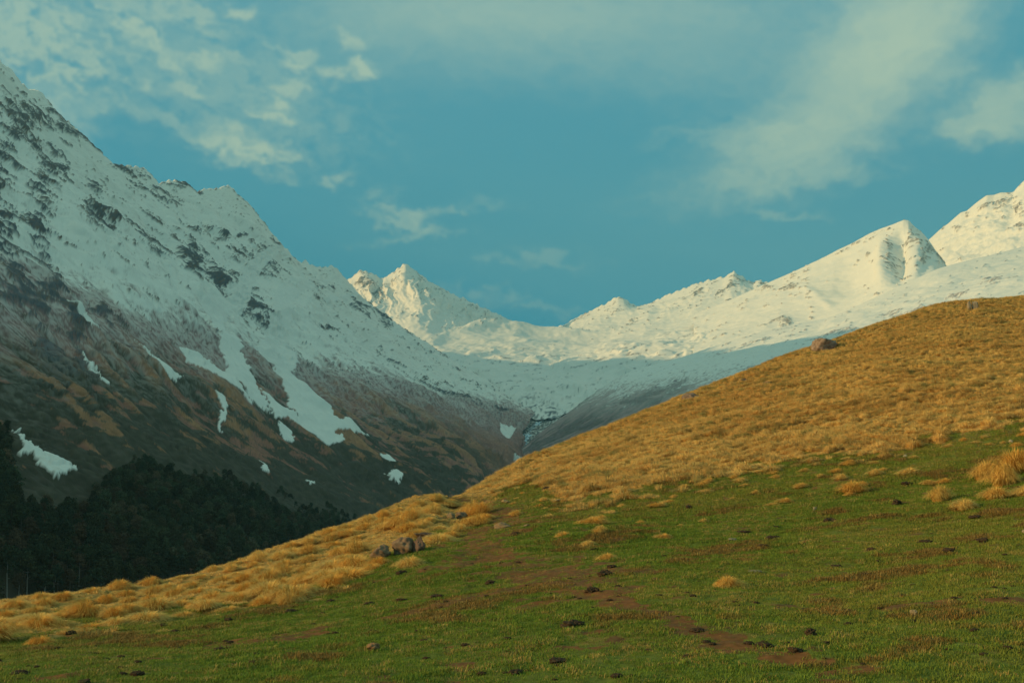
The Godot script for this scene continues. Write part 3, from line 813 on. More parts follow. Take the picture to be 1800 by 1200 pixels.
func hill_zones() -> void:
	var e1 := noise(95, 1.0 / 3.0, 3)
	var e2 := noise(96, 1.0 / 0.7, 2)
	var e3 := noise(97, 1.0 / 0.9, 3)
	PATHS = []
	for a in [[0.74, [[775, 872], [812, 884], [845, 900], [880, 916], [905, 920], [868, 930], [835, 945], [850, 965], [880, 982], [925, 1000], [975, 1018], [1030, 1038]]],
			[0.30, [[880, 916], [940, 922], [1000, 915]]],
			[0.22, [[1030, 1038], [1090, 1062], [1150, 1085], [1220, 1112], [1290, 1140], [1370, 1160]]],
			[0.30, [[935, 1040], [870, 1042], [820, 1048], [770, 1066], [720, 1082], [650, 1095], [590, 1105], [520, 1120], [420, 1135]]],
			[0.12, [[1480, 1080], [1560, 1070], [1640, 1058]]]]:
		var pts := PackedVector2Array()
		for q in a[1]:
			var p := on_hill(q[0], q[1])
			pts.append(Vector2(p.x, p.z))
		var box := Rect2(pts[0], Vector2.ZERO)
		for q in pts: box = box.expand(q)
		PATHS.append([a[0], pts, box.grow(2.5)])
	GZ.resize(G.size())
	for j in g_h:
		for i in g_w:
			var p := G[j * g_w + i]
			var z := 0
			var n := e1.get_noise_2d(p.x, p.z)
			var n2 := e2.get_noise_2d(p.x, p.z)
			if p.z < -11.0:
				var q := seen(p)
				var edge := gold_edge(q.x) + (34.0 * n + 24.0 * n2) * clampf(40.0 / -p.z, 0.3, 1.4)
				if q.y < edge or p.z < -75.0: z = 1
			if p.z > -75.0 and p.z < -5.0:
				var o := Vector2(p.x, p.z)
				for a in PATHS:
					if not a[2].has_point(o): continue
					for k in a[1].size() - 1:
						var b: Vector2 = a[1][k]
						if absf(b.x - p.x) > 6.0 or absf(b.y - p.z) > 14.0: continue
						var near := Geometry2D.get_closest_point_to_segment(o, b, a[1][k + 1])
						var wide: float = a[0] * (1.0 + 0.012 * -p.z)
						if o.distance_to(near) < wide * (0.95 + 1.1 * n + 1.1 * n2): z = 2
			if z == 0 and e3.get_noise_2d(p.x, p.z) + 0.5 * n > 0.47: z = 2
			GZ[j * g_w + i] = z

func build_hill(mat: Material, soil_mat: Material) -> void:
	var a1 := noise(101, 1.0 / 5.0, 3)
	var a2 := noise(102, 1.0 / 0.6, 2)
	var a3 := noise(103, 1.0 / 0.12, 2)
	var C := PackedColorArray()
	C.resize(G.size())
	var ids := PackedInt32Array()
	ids.resize(G.size())
	for k in G.size():
		var p := G[k]
		var v1 := a1.get_noise_2d(p.x, p.z)
		var v2 := a2.get_noise_2d(p.x, p.z)
		var v3 := a3.get_noise_2d(p.x, p.z)
		var c := Color(0.13, 0.15, 0.028).lerp(Color(0.17, 0.13, 0.035), smoothstep(0.0, 0.5, v1 + 0.6 * v2))
		if GZ[k] == 1: c = Color(0.36, 0.21, 0.06).lerp(Color(0.22, 0.17, 0.05), smoothstep(0.1, 0.5, v1 * 0.7 + v2))
		elif GZ[k] == 2: c = Color(0.19, 0.085, 0.030).lerp(Color(0.12, 0.065, 0.026), smoothstep(-0.2, 0.5, v2 + 0.5 * v1))
		c = c * (1.0 + 0.35 * v3 + 0.25 * v2)
		c.a = 1.0
		C[k] = c
		ids[k] = 1 if GZ[k] == 2 else 0
	var o := put("hillside_ground", grid_mesh(G, GN, C, g_w, ids, 0, true), mat)
	tag(o, "near hillside of green turf rising to a golden grassy brow", "hillside", "", "structure")
	o = put("dirt_path", grid_mesh(G, GN, C, g_w, ids, 1, true), soil_mat)
	tag(o, "reddish bare earth paths trodden across the green turf", "path", "", "structure")

# one blade: a narrow bent strip
func blade(st: SurfaceTool, base: Vector3, out: Vector3, rise: float, reach: float, droop: float, wide: float, seg: int) -> void:
	var side := out.cross(Vector3.UP).normalized() * wide * 0.5
	var last_l := base - side
	var last_r := base + side
	for k in range(1, seg + 1):
		var u := float(k) / seg
		var p := base + out * (reach * pow(u, 1.3)) + Vector3(0, rise * (sin(u * PI * 0.5)) - droop * u * u * u, 0)
		var n := side.cross(p - (last_l + last_r) * 0.5).normalized()
		if k == seg:
			for q in [last_l, p, last_r]:
				st.set_normal(n)
				st.add_vertex(q)
		else:
			var s := side * (1.0 - u * 0.65)
			for q in [last_l, p - s, last_r, p - s, p + s, last_r]:
				st.set_normal(n)
				st.add_vertex(q)
			last_l = p - s
			last_r = p + s

func grass_tuft(sd: int, n: int, radius: float, rise: float, wide: float, seg: int) -> ArrayMesh:
	rng.seed = sd
	var st := SurfaceTool.new()
	st.begin(Mesh.PRIMITIVE_TRIANGLES)
	for k in n:
		var a := rng.randf() * TAU
		var out := Vector3(cos(a), 0, sin(a))
		var b := Vector3(rng.randfn(0, 0.5), 0, rng.randfn(0, 0.5)) * radius
		st.set_color(Color.WHITE * rng.randf_range(0.75, 1.25))
		blade(st, b - Vector3(0, 0.01, 0), out, rise * rng.randf_range(0.5, 1.2), rise * rng.randf_range(0.2, 0.9), rise * rng.randf_range(0, 0.3), wide * rng.randf_range(0.7, 1.3), seg)
	return st.commit()

# a tussock: a dense dome of long dry blades that arch out and hang over, combed a little by the wind
func tussock_mesh(sd: int, n: int, R: float, H: float, wide: float) -> ArrayMesh:
	rng.seed = sd
	var st := SurfaceTool.new()
	st.begin(Mesh.PRIMITIVE_TRIANGLES)
	var lobes := []
	for k in 3: lobes.append([rng.randf() * TAU, rng.randf_range(0.75, 1.2)])
	for k in n:
		var a := rng.randf() * TAU
		var f := sqrt(rng.randf())
		var grow := 1.0
		for l in lobes: grow += 0.16 * cos(a - l[0]) * l[1]
		var out := (Vector3(cos(a), 0, sin(a)) + Vector3(0.18, 0, 0.05)).normalized()
		var base := Vector3(cos(a), 0, sin(a)) * (f * R * 0.55)
		base.y = H * 0.12 * (1.0 - f) - 0.02
		var tint := rng.randf_range(0.72, 1.2)
		st.set_color(Color(tint, tint * rng.randf_range(0.92, 1.04), tint * rng.randf_range(0.8, 1.1)))
		var rise := H * lerpf(1.05, 0.62, f * f) * rng.randf_range(0.75, 1.12)
		blade(st, base, out, rise, R * lerpf(0.25, 0.85, f) * grow * rng.randf_range(0.7, 1.2), rise * lerpf(0.1, 0.75, f) * rng.randf_range(0.6, 1.1), wide * rng.randf_range(0.7, 1.3), 4)
	return st.commit()

# a stone: a ball cut by flat planes, then roughened
func rock_mesh(sd: int, size: Vector3, cuts: int, rough: float, tint: Color, tint2: Color) -> ArrayMesh:
	rng.seed = sd
	var n := noise(sd, 1.4, 4)
	var n2 := noise(sd + 1, 6.0, 3)
	var pl := []
	for k in cuts:
		pl.append([Vector3(rng.randfn(), rng.randfn() * 0.8, rng.randfn()).normalized(), rng.randf_range(0.56, 0.92)])
	var w := 41
	var h := 25
	var P := PackedVector3Array()
	var C := PackedColorArray()
	for j in h:
		var th := PI * j / (h - 1)
		for i in w:
			var ph := TAU * (i % (w - 1)) / (w - 1)
			var d := Vector3(sin(th) * cos(ph), cos(th), sin(th) * sin(ph))
			var r := 1.0
			for q in pl:
				var c: float = d.dot(q[0])
				if c > 0.1: r = minf(r, q[1] / c)
			r *= 1.0 + rough * (n.get_noise_3dv(d) + 0.35 * n2.get_noise_3dv(d))
			P.append(d * r * size * 0.5)
			var c2 := tint.lerp(tint2, smoothstep(0.0, 0.35, n2.get_noise_3dv(d * 0.8) + 0.5 * n.get_noise_3dv(d * 2.0))) * (1.0 + 0.5 * n2.get_noise_3dv(d * 2.5))
			c2.a = 1.0
			C.append(c2)
	var N := grid_normals(P, w)
	for k in N.size(): N[k] = -N[k]
	return grid_mesh(P, N, C, w, PackedInt32Array(), 0, true)

func trunk_mesh(sd: int, H: float, r: float, crown_from: float, spread: float, ends: PackedVector3Array) -> ArrayMesh:
	rng.seed = sd
	var st := SurfaceTool.new()
	st.begin(Mesh.PRIMITIVE_TRIANGLES)
	var top := Vector3(rng.randfn(0, 0.03) * H, H * 0.93, rng.randfn(0, 0.03) * H)
	limb(st, Vector3(0, -0.5, 0), top * 0.5 + Vector3(rng.randfn(0, 0.02) * H, 0, 0), r, r * 0.65)
	limb(st, top * 0.5, top, r * 0.6, r * 0.12)
	for k in 13:
		var u := rng.randf_range(crown_from, 0.92)
		var a := rng.randf() * TAU
		var e := top * u + Vector3(cos(a), 0.25, sin(a)) * spread * rng.randf_range(0.6, 1.0) * (1.15 - u * 0.7)
		limb(st, top * u, e, r * 0.28, r * 0.06)
		ends.append(e)
		ends.append(top.lerp(e, 0.55) * Vector3(1, 1, 1) + Vector3(0, (u - 0.6) * 0.6, 0))
	ends.append(top)
	ends.append(top * 0.85)
	return st.commit()

func limb(st: SurfaceTool, a: Vector3, b: Vector3, ra: float, rb: float) -> void:
	var d := (b - a).normalized()
	var u := d.cross(Vector3(0.3, 0.1, 1)).normalized()
	var v := d.cross(u)
	for k in 6:
		var c0 := u * cos(TAU * k / 6) + v * sin(TAU * k / 6)
		var c1 := u * cos(TAU * (k + 1) / 6) + v * sin(TAU * (k + 1) / 6)
		for q in [[a + c0 * ra, c0], [b + c0 * rb, c0], [a + c1 * ra, c1], [b + c0 * rb, c0], [b + c1 * rb, c1], [a + c1 * ra, c1]]:
			st.set_normal(q[1])
			st.add_vertex(q[0])

func crown_mesh(sd: int, ends: PackedVector3Array, puff: float, leaves: int, leaf: float, flat: float) -> ArrayMesh:
	rng.seed = sd
	var st := SurfaceTool.new()
	st.begin(Mesh.PRIMITIVE_TRIANGLES)
	for e in ends:
		var size := puff * rng.randf_range(0.7, 1.2)
		for k in leaves:
			var d := Vector3(rng.randfn(), rng.randfn() * flat, rng.randfn())
			d = d.normalized() * Vector3(1, flat, 1) * size * pow(rng.randf(), 0.45)
			var p := e + d
			var n := (d.normalized() + Vector3(rng.randfn(), rng.randfn(), rng.randfn()) * 0.5).normalized()
			var u := n.cross(Vector3(rng.randfn(), rng.randfn(), rng.randfn())).normalized() * leaf * rng.randf_range(0.6, 1.3)
			var v := n.cross(u) * rng.randf_range(0.5, 0.9)
			var tint := rng.randf_range(0.6, 1.4)
			for q in [p - u, p + v, p + u, p - u, p + u, p - v]:
				st.set_color(Color(tint, tint, tint))
				st.set_normal(n)
				st.add_vertex(q)
	return st.commit()

# ------------------------------------------------------------------ the scene
func _ready() -> void:
	t_start = Time.get_ticks_msec()
	rng.seed = 7
	var cam := Camera3D.new()
	cam.name = "camera"
	cam.fov = 36.0
	cam.near = 0.1
	cam.far = 30000.0
	cam.rotation = Vector3(PITCH, 0, 0)
	add_child(cam)
	var env := Environment.new()
	env.background_mode = Environment.BG_SKY
	var pano := PanoramaSkyMaterial.new()
	pano.panorama = make_sky()
	stage("sky")
	env.sky = Sky.new()
	env.sky.sky_material = pano
	env.tonemap_mode = Environment.TONE_MAPPER_LINEAR
	env.tonemap_exposure = 1.15
	env.sdfgi_enabled = true
	env.ssao_enabled = true
	env.ssil_enabled = true
	env.fog_enabled = true
	env.fog_density = 0.00006
	env.fog_light_color = Color(0.62, 0.80, 0.82)
	var we := WorldEnvironment.new()
	we.name = "environment"
	we.environment = env
	add_child(we)
	var sun := DirectionalLight3D.new()
	sun.name = "sun"
	sun.light_color = Color(1.0, 0.84, 0.57)
	sun.light_energy = 1.06
	sun.light_angular_distance = 1.0
	sun.shadow_enabled = true
	sun.rotation_degrees = Vector3(-15.5, -80.0, 0)
	add_child(sun)

	# ---- the setting
	var terrain := stone(Color.WHITE)
	terrain.resource_name = "mountain_ground"
	var snowm := stone(Color.WHITE)
	snowm.resource_name = "snow"
	snowm.roughness = 0.7
	left_mountain(snowm, terrain)
	far_range(terrain)
	right_peak(terrain)
	right_far_ridge(terrain)
	right_slope(snowm, terrain)
	valley(terrain)
	stage("mountains")
	near_hill()
	hill_zones()
	stage("hill surveyed")
	var turf := stone(Color.WHITE)
	turf.resource_name = "turf"
	build_hill(turf, turf)
	stage("hill built")
	grow_grass()
	stage("grass")
	set_tussocks()
	stage("tussocks")
	set_stones()
	stage("stones")
	plant_wood()
	stage("wood")

func leafy(c: Color, back := 0.3) -> StandardMaterial3D:
	var m := StandardMaterial3D.new()
	m.albedo_color = c.linear_to_srgb()
	m.vertex_color_use_as_albedo = true
	m.roughness = 0.75
	m.metallic_specular = 0.15
	m.cull_mode = BaseMaterial3D.CULL_DISABLED
	m.backlight_enabled = true
	m.backlight = Color(back, back, back)
	return m

var gold_spots: Array[Transform3D] = []

func grow_grass() -> void:
	var turf_t: Array[Transform3D] = []
	var turf_c := PackedColorArray()
	var gold_t: Array[Transform3D] = []
	var gold_c := PackedColorArray()
	rng.seed = 505
	var v1 := noise(111, 1.0 / 4.0, 3)
	var v2 := noise(112, 1.0 / 0.8, 2)
	var v3 := noise(113, 1.0 / 14.0, 3)
	for j in range(15, g_h - 26):
		for i in g_w - 1:
			var k := j * g_w + i
			var a := G[k]
			if a.z > -5.5: continue
			var ex := G[k + 1] - a
			var ez := G[k + g_w] - a
			var area := ex.cross(ez).length()
			var d := -a.z
			var zone := GZ[k]
			var want := 0.0
			if zone == 0: want = area * lerpf(420.0, 90.0, smoothstep(8.0, 45.0, d)) * (0.3 if d > 60.0 else 1.0)
			elif zone == 1: want = area * lerpf(16.0, 7.0, smoothstep(30.0, 110.0, d))
			else: want = area * lerpf(90.0, 30.0, smoothstep(8.0, 45.0, d))
			if GX[i] < -120 or GX[i] > 1920: want *= 0.25
			var n := int(want + rng.randf())
			for q in n:
				var p := a + ex * rng.randf() + ez * rng.randf()
				var w1 := v1.get_noise_2d(p.x, p.z)
				var w2 := v2.get_noise_2d(p.x, p.z)
				var w3 := v3.get_noise_2d(p.x, p.z)
				var b := Basis(Vector3.UP, rng.randf() * TAU)
				if zone == 1:
					if w2 + 0.8 * w1 < -0.42: continue
					var far := lerpf(0.75, 1.05, smoothstep(25.0, 110.0, d))
					var s := far * rng.randf_range(0.6, 1.25) * (1.0 + 0.45 * w1)
					if d < 62.0 and GX[i] < 870.0: s *= 0.5
					gold_t.append(Transform3D(b.scaled(Vector3(s, s * rng.randf_range(0.6, 1.0), s)), p))
					var c := Color(0.88, 0.60, 0.21).lerp(Color(0.77, 0.48, 0.155), clampf(0.4 + 1.3 * w3 + 0.8 * w1, 0.0, 1.0)).lerp(Color(0.40, 0.34, 0.12), smoothstep(0.15, 0.55, w2 + 0.7 * w1))
					gold_c.append(c * rng.randf_range(0.8, 1.15))
				else:
					var s := lerpf(0.85, 1.9, smoothstep(8.0, 45.0, d)) * rng.randf_range(0.6, 1.3) * (1.0 + 0.5 * w1 + 0.55 * w2)
					if zone == 2: s *= 0.6
					turf_t.append(Transform3D(b.scaled(Vector3(s, s * rng.randf_range(0.5, 1.1), s)), p))
					var c := Color(0.175, 0.242, 0.034).lerp(Color(0.255, 0.262, 0.046), clampf(0.45 + 1.5 * w3 + 0.9 * w2, 0.0, 1.0)).lerp(Color(0.27, 0.17, 0.05), smoothstep(0.22, 0.55, w1 + 0.45 * w2))
					if rng.randf() < 0.05 + 0.25 * smoothstep(0.15, 0.5, w2 - w1): c = Color(0.42, 0.30, 0.09)
					turf_c.append(c * rng.randf_range(0.75, 1.25))
	print("turf tufts ", turf_t.size(), "  gold tufts ", gold_t.size())
	var white := leafy(Color.WHITE, 0.4)
	white.resource_name = "grass_blades"
	var o := many("turf_grass", grass_tuft(1, 16, 0.07, 0.055, 0.006, 2), white, turf_t, turf_c)
	tag(o, "short grazed green grass covering the pasture", "grass", "", "stuff")
	# domed tussocks too many to tell apart, spread over the golden slope
	rng.seed = 909
	var dome_t: Array = [[], [], []]
	var dome_c: Array = [PackedColorArray(), PackedColorArray(), PackedColorArray()]
	for j in range(15, g_h - 26):
		for i in g_w - 1:
			var k := j * g_w + i
			if GZ[k] != 1: continue
			var a := G[k]
			var ex := G[k + 1] - a
			var ez := G[k + g_w] - a
			var w1 := v1.get_noise_2d(a.x, a.z)
			var w3 := v3.get_noise_2d(a.x, a.z)
			if a.z > -62.0 and GX[i] < 870.0: continue
			var dense := clampf(1.5 + 2.2 * v2.get_noise_2d(a.x * 0.4, a.z * 0.4), 0.3, 3.0)
			if rng.randf() > ex.cross(ez).length() * dense: continue
			var e := rng.randi() % 3
			var s := rng.randf_range(0.55, 1.15) * (1.0 + 0.3 * w1) * lerpf(1.0, 0.75, smoothstep(45.0, 90.0, -a.z))
			dome_t[e].append(Transform3D(Basis(Vector3.UP, rng.randf() * TAU).scaled(Vector3(s, s * rng.randf_range(0.65, 1.05), s)), a + ex * rng.randf() + ez * rng.randf() - Vector3(0, 0.03, 0)))
			dome_c[e].append(Color(0.90, 0.62, 0.22).lerp(Color(0.79, 0.49, 0.155), clampf(0.4 + 1.3 * w3 + 0.9 * w1, 0.0, 1.0)) * rng.randf_range(0.7, 1.12))
	for e in 3:
		var places: Array[Transform3D] = []
		places.assign(dome_t[e])
		print("domes ", places.size())
		o = many("golden_tussock_grass", tussock_mesh(20 + e, 330, 0.46, [0.38, 0.46, 0.32][e], 0.018), white, places, dome_c[e])
		tag(o, ["medium high", "tall", "low"][e] + " domed tussock grass spread over the golden slope", "grass", "", "stuff")
	o = many("golden_grass", tussock_mesh(2, 70, 0.30, 0.30, 0.014), white, gold_t, gold_c)
	tag(o, "dense dry golden grass covering the upper hillside", "grass", "", "stuff")

func set_tussocks() -> void:
	var meshes: Array[ArrayMesh] = []
	for k in 6: meshes.append(tussock_mesh(200 + k, 1000, 0.5, [0.46, 0.40, 0.52, 0.36, 0.44, 0.30][k], 0.011))
	var mats: Array[StandardMaterial3D] = []
	for c in [Color(0.82, 0.50, 0.13), Color(0.78, 0.44, 0.10), Color(0.74, 0.47, 0.13), Color(0.84, 0.56, 0.17)]:
		mats.append(leafy(c, 0.4))
		mats[-1].resource_name = "dry_grass"
	# px, py of the foot, width in the photograph, height share, label
	var big := [
		[1265, 1032, 62, 0.7, "lone round golden tussock on open turf beside the earth path"],
		[90, 1135, 60, 0.75, "lone golden tussock with a dark shadow side on the turf below the grassy edge"],
		[515, 1062, 56, 0.7, "low spreading golden tussock on turf below the boulders"],
		[725, 998, 66, 0.85, "broad golden tussock right in front of the boulder group"],
		[595, 1024, 44, 1.0, "upright golden tussock left of the boulder group on the turf"],
		[1035, 922, 72, 0.6, "long low golden tussock on turf beside the path, above two round ones"],
		[1052, 938, 36, 0.9, "small round golden tussock below the long low one"],
		[1028, 960, 34, 0.8, "small leaning golden tussock on turf beside dark clods"],
		[1063, 985, 44, 0.5, "flat wispy golden tussock on turf beside a dark earth mound"],
		[1490, 866, 66, 0.85, "rounded golden tussock with a dark hollow to its side on the pasture"],
		[1640, 882, 55, 1.15, "tall shaggy golden tussock at the end of the large clump"],
		[1683, 894, 55, 1.1, "shaggy golden tussock hanging over at the foot of the large clump"],
		[1755, 855, 72, 1.2, "tallest golden tussock in the middle of the large clump"],
		[1775, 832, 108, 0.9, "broad golden tussock crowning the large clump"],
		[1720, 842, 72, 0.8, "golden tussock on the near flank of the large clump"],
		[1790, 872, 67, 0.7, "low golden tussock at the far foot of the large clump"],
		[1735, 878, 67, 0.7, "golden tussock between the large clump and the turf"],
		[1648, 850, 40, 0.7, "small golden tussock just above the shaggy one"],
		[1620, 852, 36, 0.5, "low golden tussock beside the shaggy one"],
		[1585, 835, 56, 0.5, "low long golden tussock on turf above the shaggy ones"],
		[830, 905, 60, 0.7, "golden tussock hill where the path bends round it"],
		[850, 914, 44, 0.7, "small golden tussock at the inside bend of the path"],
		[735, 945, 60, 0.6, "golden tussock behind the dark tilted rock"],
		[395, 1052, 40, 0.5, "low golden tussock on the turf strip below the edge"],
		[240, 1076, 56, 0.6, "golden tussock at the lower rim of the grassy edge"],
		[350, 1068, 40, 0.7, "round golden tussock standing out below the grassy edge"]]
	var n := 0
	for b in big:
		var p := on_hill(b[0], b[1])
		var w: float = b[2] / F * -p.z
		one_tussock(meshes[n % 6], mats[n % 4], p, w * 0.85, b[3] * w * 0.85 / 0.75, b[4], "large golden tussocks on the pasture", n)
		n += 1
	# the band of tussocks along the edge of the hill above the valley
	rng.seed = 31
	var spots: Array[Vector2] = []
	var tries := 0
	while spots.size() < 182 and tries < 9000:
		tries += 1
		var px := rng.randf_range(-40.0, 850.0)
		var top := lin([0, 350, 620, 760, 800, 850], [1062, 1010, 921, 872, 878, 900], px)
		var q := Vector2(px, lerpf(top + 4.0, gold_edge(px) + 16.0, pow(rng.randf(), 0.8)))
		var size := 18.0 + 22.0 * (q.y - 860.0) / 250.0
		var ok := not (Rect2(640, 935, 125, 60).has_point(q) or Rect2(772, 890, 70, 36).has_point(q))
		for o in spots:
			if absf(o.x - q.x) < size * 1.0 and absf(o.y - q.y) < size * 0.30: ok = false; break
		if ok: spots.append(q)
	for q in spots:
		var p := on_hill(q.x, q.y)
		var w := rng.randf_range(0.50, 0.92) * lerpf(1.0, 1.35, smoothstep(300.0, 750.0, q.x))
		var shade := rng.randi() % 4
		one_tussock(meshes[rng.randi() % 6], mats[shade], p, w, w * rng.randf_range(0.65, 1.0), edge_label(q, w, shade), "tussocks crowded along the edge of the hill", n)
		n += 1
	# loose ones on the turf below the golden slope
	for k in 95:
		var px := rng.randf_range(900.0, 1800.0)
		var py := gold_edge(px) + 8.0 + absf(rng.randfn(0, 34.0))
		if px > 1600.0 and py > 790.0: continue
		var p := on_hill(px, py)
		var w := rng.randf_range(0.22, 0.55)
		one_tussock(meshes[rng.randi() % 6], mats[rng.randi() % 4], p, w * 1.1, w * rng.randf_range(0.65, 1.05), ("wide flat" if w > 0.42 else ("tiny" if w < 0.3 else "small")) + " golden tussock on turf " + ("hard against" if py - gold_edge(px) < 22.0 else ("a little below" if py - gold_edge(px) < 50.0 else "well below")) + " the golden slope" + (", left of the path" if px < 1000.0 else ""), "small tussocks below the golden slope", n)
		n += 1

func edge_label(q: Vector2, w: float, shade: int) -> String:
	var top := lin([0, 350, 620, 760, 800, 850], [1062, 1010, 921, 872, 878, 900], q.x)
	var u := (q.y - top) / (gold_edge(q.x) + 16.0 - top)
	var where := "on the very rim above the wooded valley" if u < 0.3 else ("in the middle of the grassy band above the valley" if u < 0.7 else "at the lower fringe of the grassy band, beside the turf")
	if q.x > 640.0: where = "on the knoll behind the boulder group" if u < 0.55 else "on the knoll, close to the boulders and the path"
	return ("broad " if w > 0.85 else ("small " if w < 0.62 else "")) + ["golden", "amber", "olive-tinged", "pale straw"][shade] + " grass tussock " + where

func one_tussock(m: ArrayMesh, mat: Material, p: Vector3, wide: float, tall: float, label: String, group: String, sd: int) -> void:
	var o := put("grass_tussock", m, mat)
	var up := hill_normal(p).lerp(Vector3.UP, 0.6).normalized()
	var b := Basis(Quaternion(Vector3.UP, up)) * Basis(Vector3.UP, sd * 2.399)
	o.transform = Transform3D(b.scaled_local(Vector3(wide, tall, wide)), p - Vector3(0, 0.02, 0))
	tag(o, label, "tussock", group)

func set_stones() -> void:
	var mat := stone(Color.WHITE)
	mat.resource_name = "stone"
	var grey := Color(0.20, 0.130, 0.085)
	var lichen := Color(0.24, 0.175, 0.10)
	var dark := Color(0.055, 0.045, 0.038)
	# px, py foot, width and height in the photograph, depth share, colours, sink, lean, label
	var list := [
		[672, 984, 40, 30, 0.9, grey, lichen, 0.25, 0.0, "low rounded grey boulder at the left end of the boulder group"],
		[714, 976, 48, 40, 0.9, grey, lichen, 0.22, 0.1, "largest brownish boulder in the middle of the boulder group"],
		[738, 972, 26, 34, 0.9, Color(0.17, 0.105, 0.075), grey, 0.22, -0.1, "reddish boulder at the right end of the boulder group"],
		[750, 950, 32, 14, 1.6, dark, grey, 0.15, -0.35, "dark tilted slab behind the boulder group"],
		[793, 914, 20, 14, 1.0, lichen, Color(0.27, 0.20, 0.12), 0.25, 0.0, "pale boulder on the golden knoll beside the path"],
		[812, 912, 22, 15, 1.0, grey, lichen, 0.25, 0.2, "grey boulder leaning on the pale one on the knoll"],
		[884, 930, 34, 16, 1.0, Color(0.26, 0.17, 0.09), lichen, 0.4, 0.0, "flat brown boulder at the bend of the earth path"],
		[925, 926, 12, 6, 1.0, lichen, grey, 0.3, 0.0, "small stone beside the flat brown boulder"],
		[888, 885, 18, 7, 1.0, Color(0.34, 0.25, 0.12), lichen, 0.3, -0.3, "pale flat stone on the turf above the path"],
		[974, 884, 20, 7, 1.0, Color(0.34, 0.25, 0.12), lichen, 0.3, -0.2, "pale flat stone at the foot of the golden slope"],
		[1450, 616, 50, 34, 0.8, Color(0.30, 0.22, 0.165), grey, 0.30, -0.55, "large brown boulder on the skyline of the golden slope"],
		[1212, 702, 44, 16, 0.8, Color(0.19, 0.14, 0.11), grey, 0.3, -0.15, "long low boulder on the skyline lower down the golden slope"],
		[1308, 672, 18, 8, 1.0, Color(0.13, 0.10, 0.08), grey, 0.3, 0.0, "small dark rock on the skyline between the two boulders"],
		[1350, 676, 22, 6, 1.0, grey, lichen, 0.3, -0.1, "small flat rock in the golden grass under the skyline"],
		[1585, 1084, 15, 13, 1.0, Color(0.33, 0.25, 0.14), lichen, 0.2, 0.0, "single pale stone lying on the dark green turf"],
		[663, 1146, 24, 17, 1.0, Color(0.26, 0.15, 0.07), grey, 0.25, 0.0, "single brown stone on the turf below the branching path"],
		[1792, 938, 22, 9, 1.0, Color(0.30, 0.25, 0.17), lichen, 0.3, 0.0, "pale stone in the turf below the large tussock clump"],
		[1770, 780, 10, 7, 1.0, Color(0.4, 0.35, 0.24), lichen, 0.3, 0.0, "small white stone on the turf above the large tussock clump"],
		[1583, 806, 8, 6, 1.0, Color(0.4, 0.35, 0.24), lichen, 0.3, 0.0, "tiny white stone at the foot of the golden slope"],
		[1422, 898, 8, 10, 1.0, Color(0.3, 0.26, 0.16), lichen, 0.3, 0.0, "small upright stone on the open turf"],
		[1318, 1010, 26, 6, 1.0, Color(0.22, 0.19, 0.12), lichen, 0.4, 0.0, "flat stone flush with the turf above the lone tussock"],
		[1280, 950, 24, 6, 1.0, Color(0.24, 0.21, 0.13), lichen, 0.4, 0.0, "flat grey stone sunk in the open turf"]]
	var n := 0
	for a in list:
		var p := on_hill(a[0], a[1])
		var k := -p.z / F
		var size := Vector3(a[2] * k, a[3] * k * 1.1, a[2] * k * a[4])
		var o := put("boulder" if a[2] >= 20 and a[3] >= 12 else "stone", rock_mesh(900 + n * 3, size, 15, 0.26, a[5], a[6]), mat)
		o.position = p + Vector3(0, size.y * (0.5 - a[7]), -size.z * 0.3)
		o.rotation = Vector3(0, n * 1.3 * (0.0 if a[3] > 30 else 1.0), -a[8])
		tag(o, a[9], "rock", "rocks on the hillside")
		n += 1
	# the standing stones on the brow
	var root := Node3D.new()
	root.name = numbered("standing_stone")
	add_child(root)
	var p := on_hill(1710, 545)
	root.position = p
	var k := -p.z / F
	for e in [[-5, 8, 15, 0.05], [5, 12, 18, -0.04]]:
		var o := put("slab", rock_mesh(1100 + int(e[1]), Vector3(e[1] * k, e[2] * k * 1.2, e[1] * k * 0.8), 9, 0.1, Color(0.27, 0.215, 0.15), Color(0.36, 0.29, 0.19)), mat, root)
		o.position = Vector3(e[0] * k, e[2] * k * 0.42, 0)
		o.rotation.z = e[3]
	tag(root, "upright grey split stone standing on the brow of the golden hill", "rock", "rocks on the hillside")
	# dark mounds of turned earth on the pasture
	var mound_mat := stone(Color.WHITE)
	mound_mat.resource_name = "dark_earth"
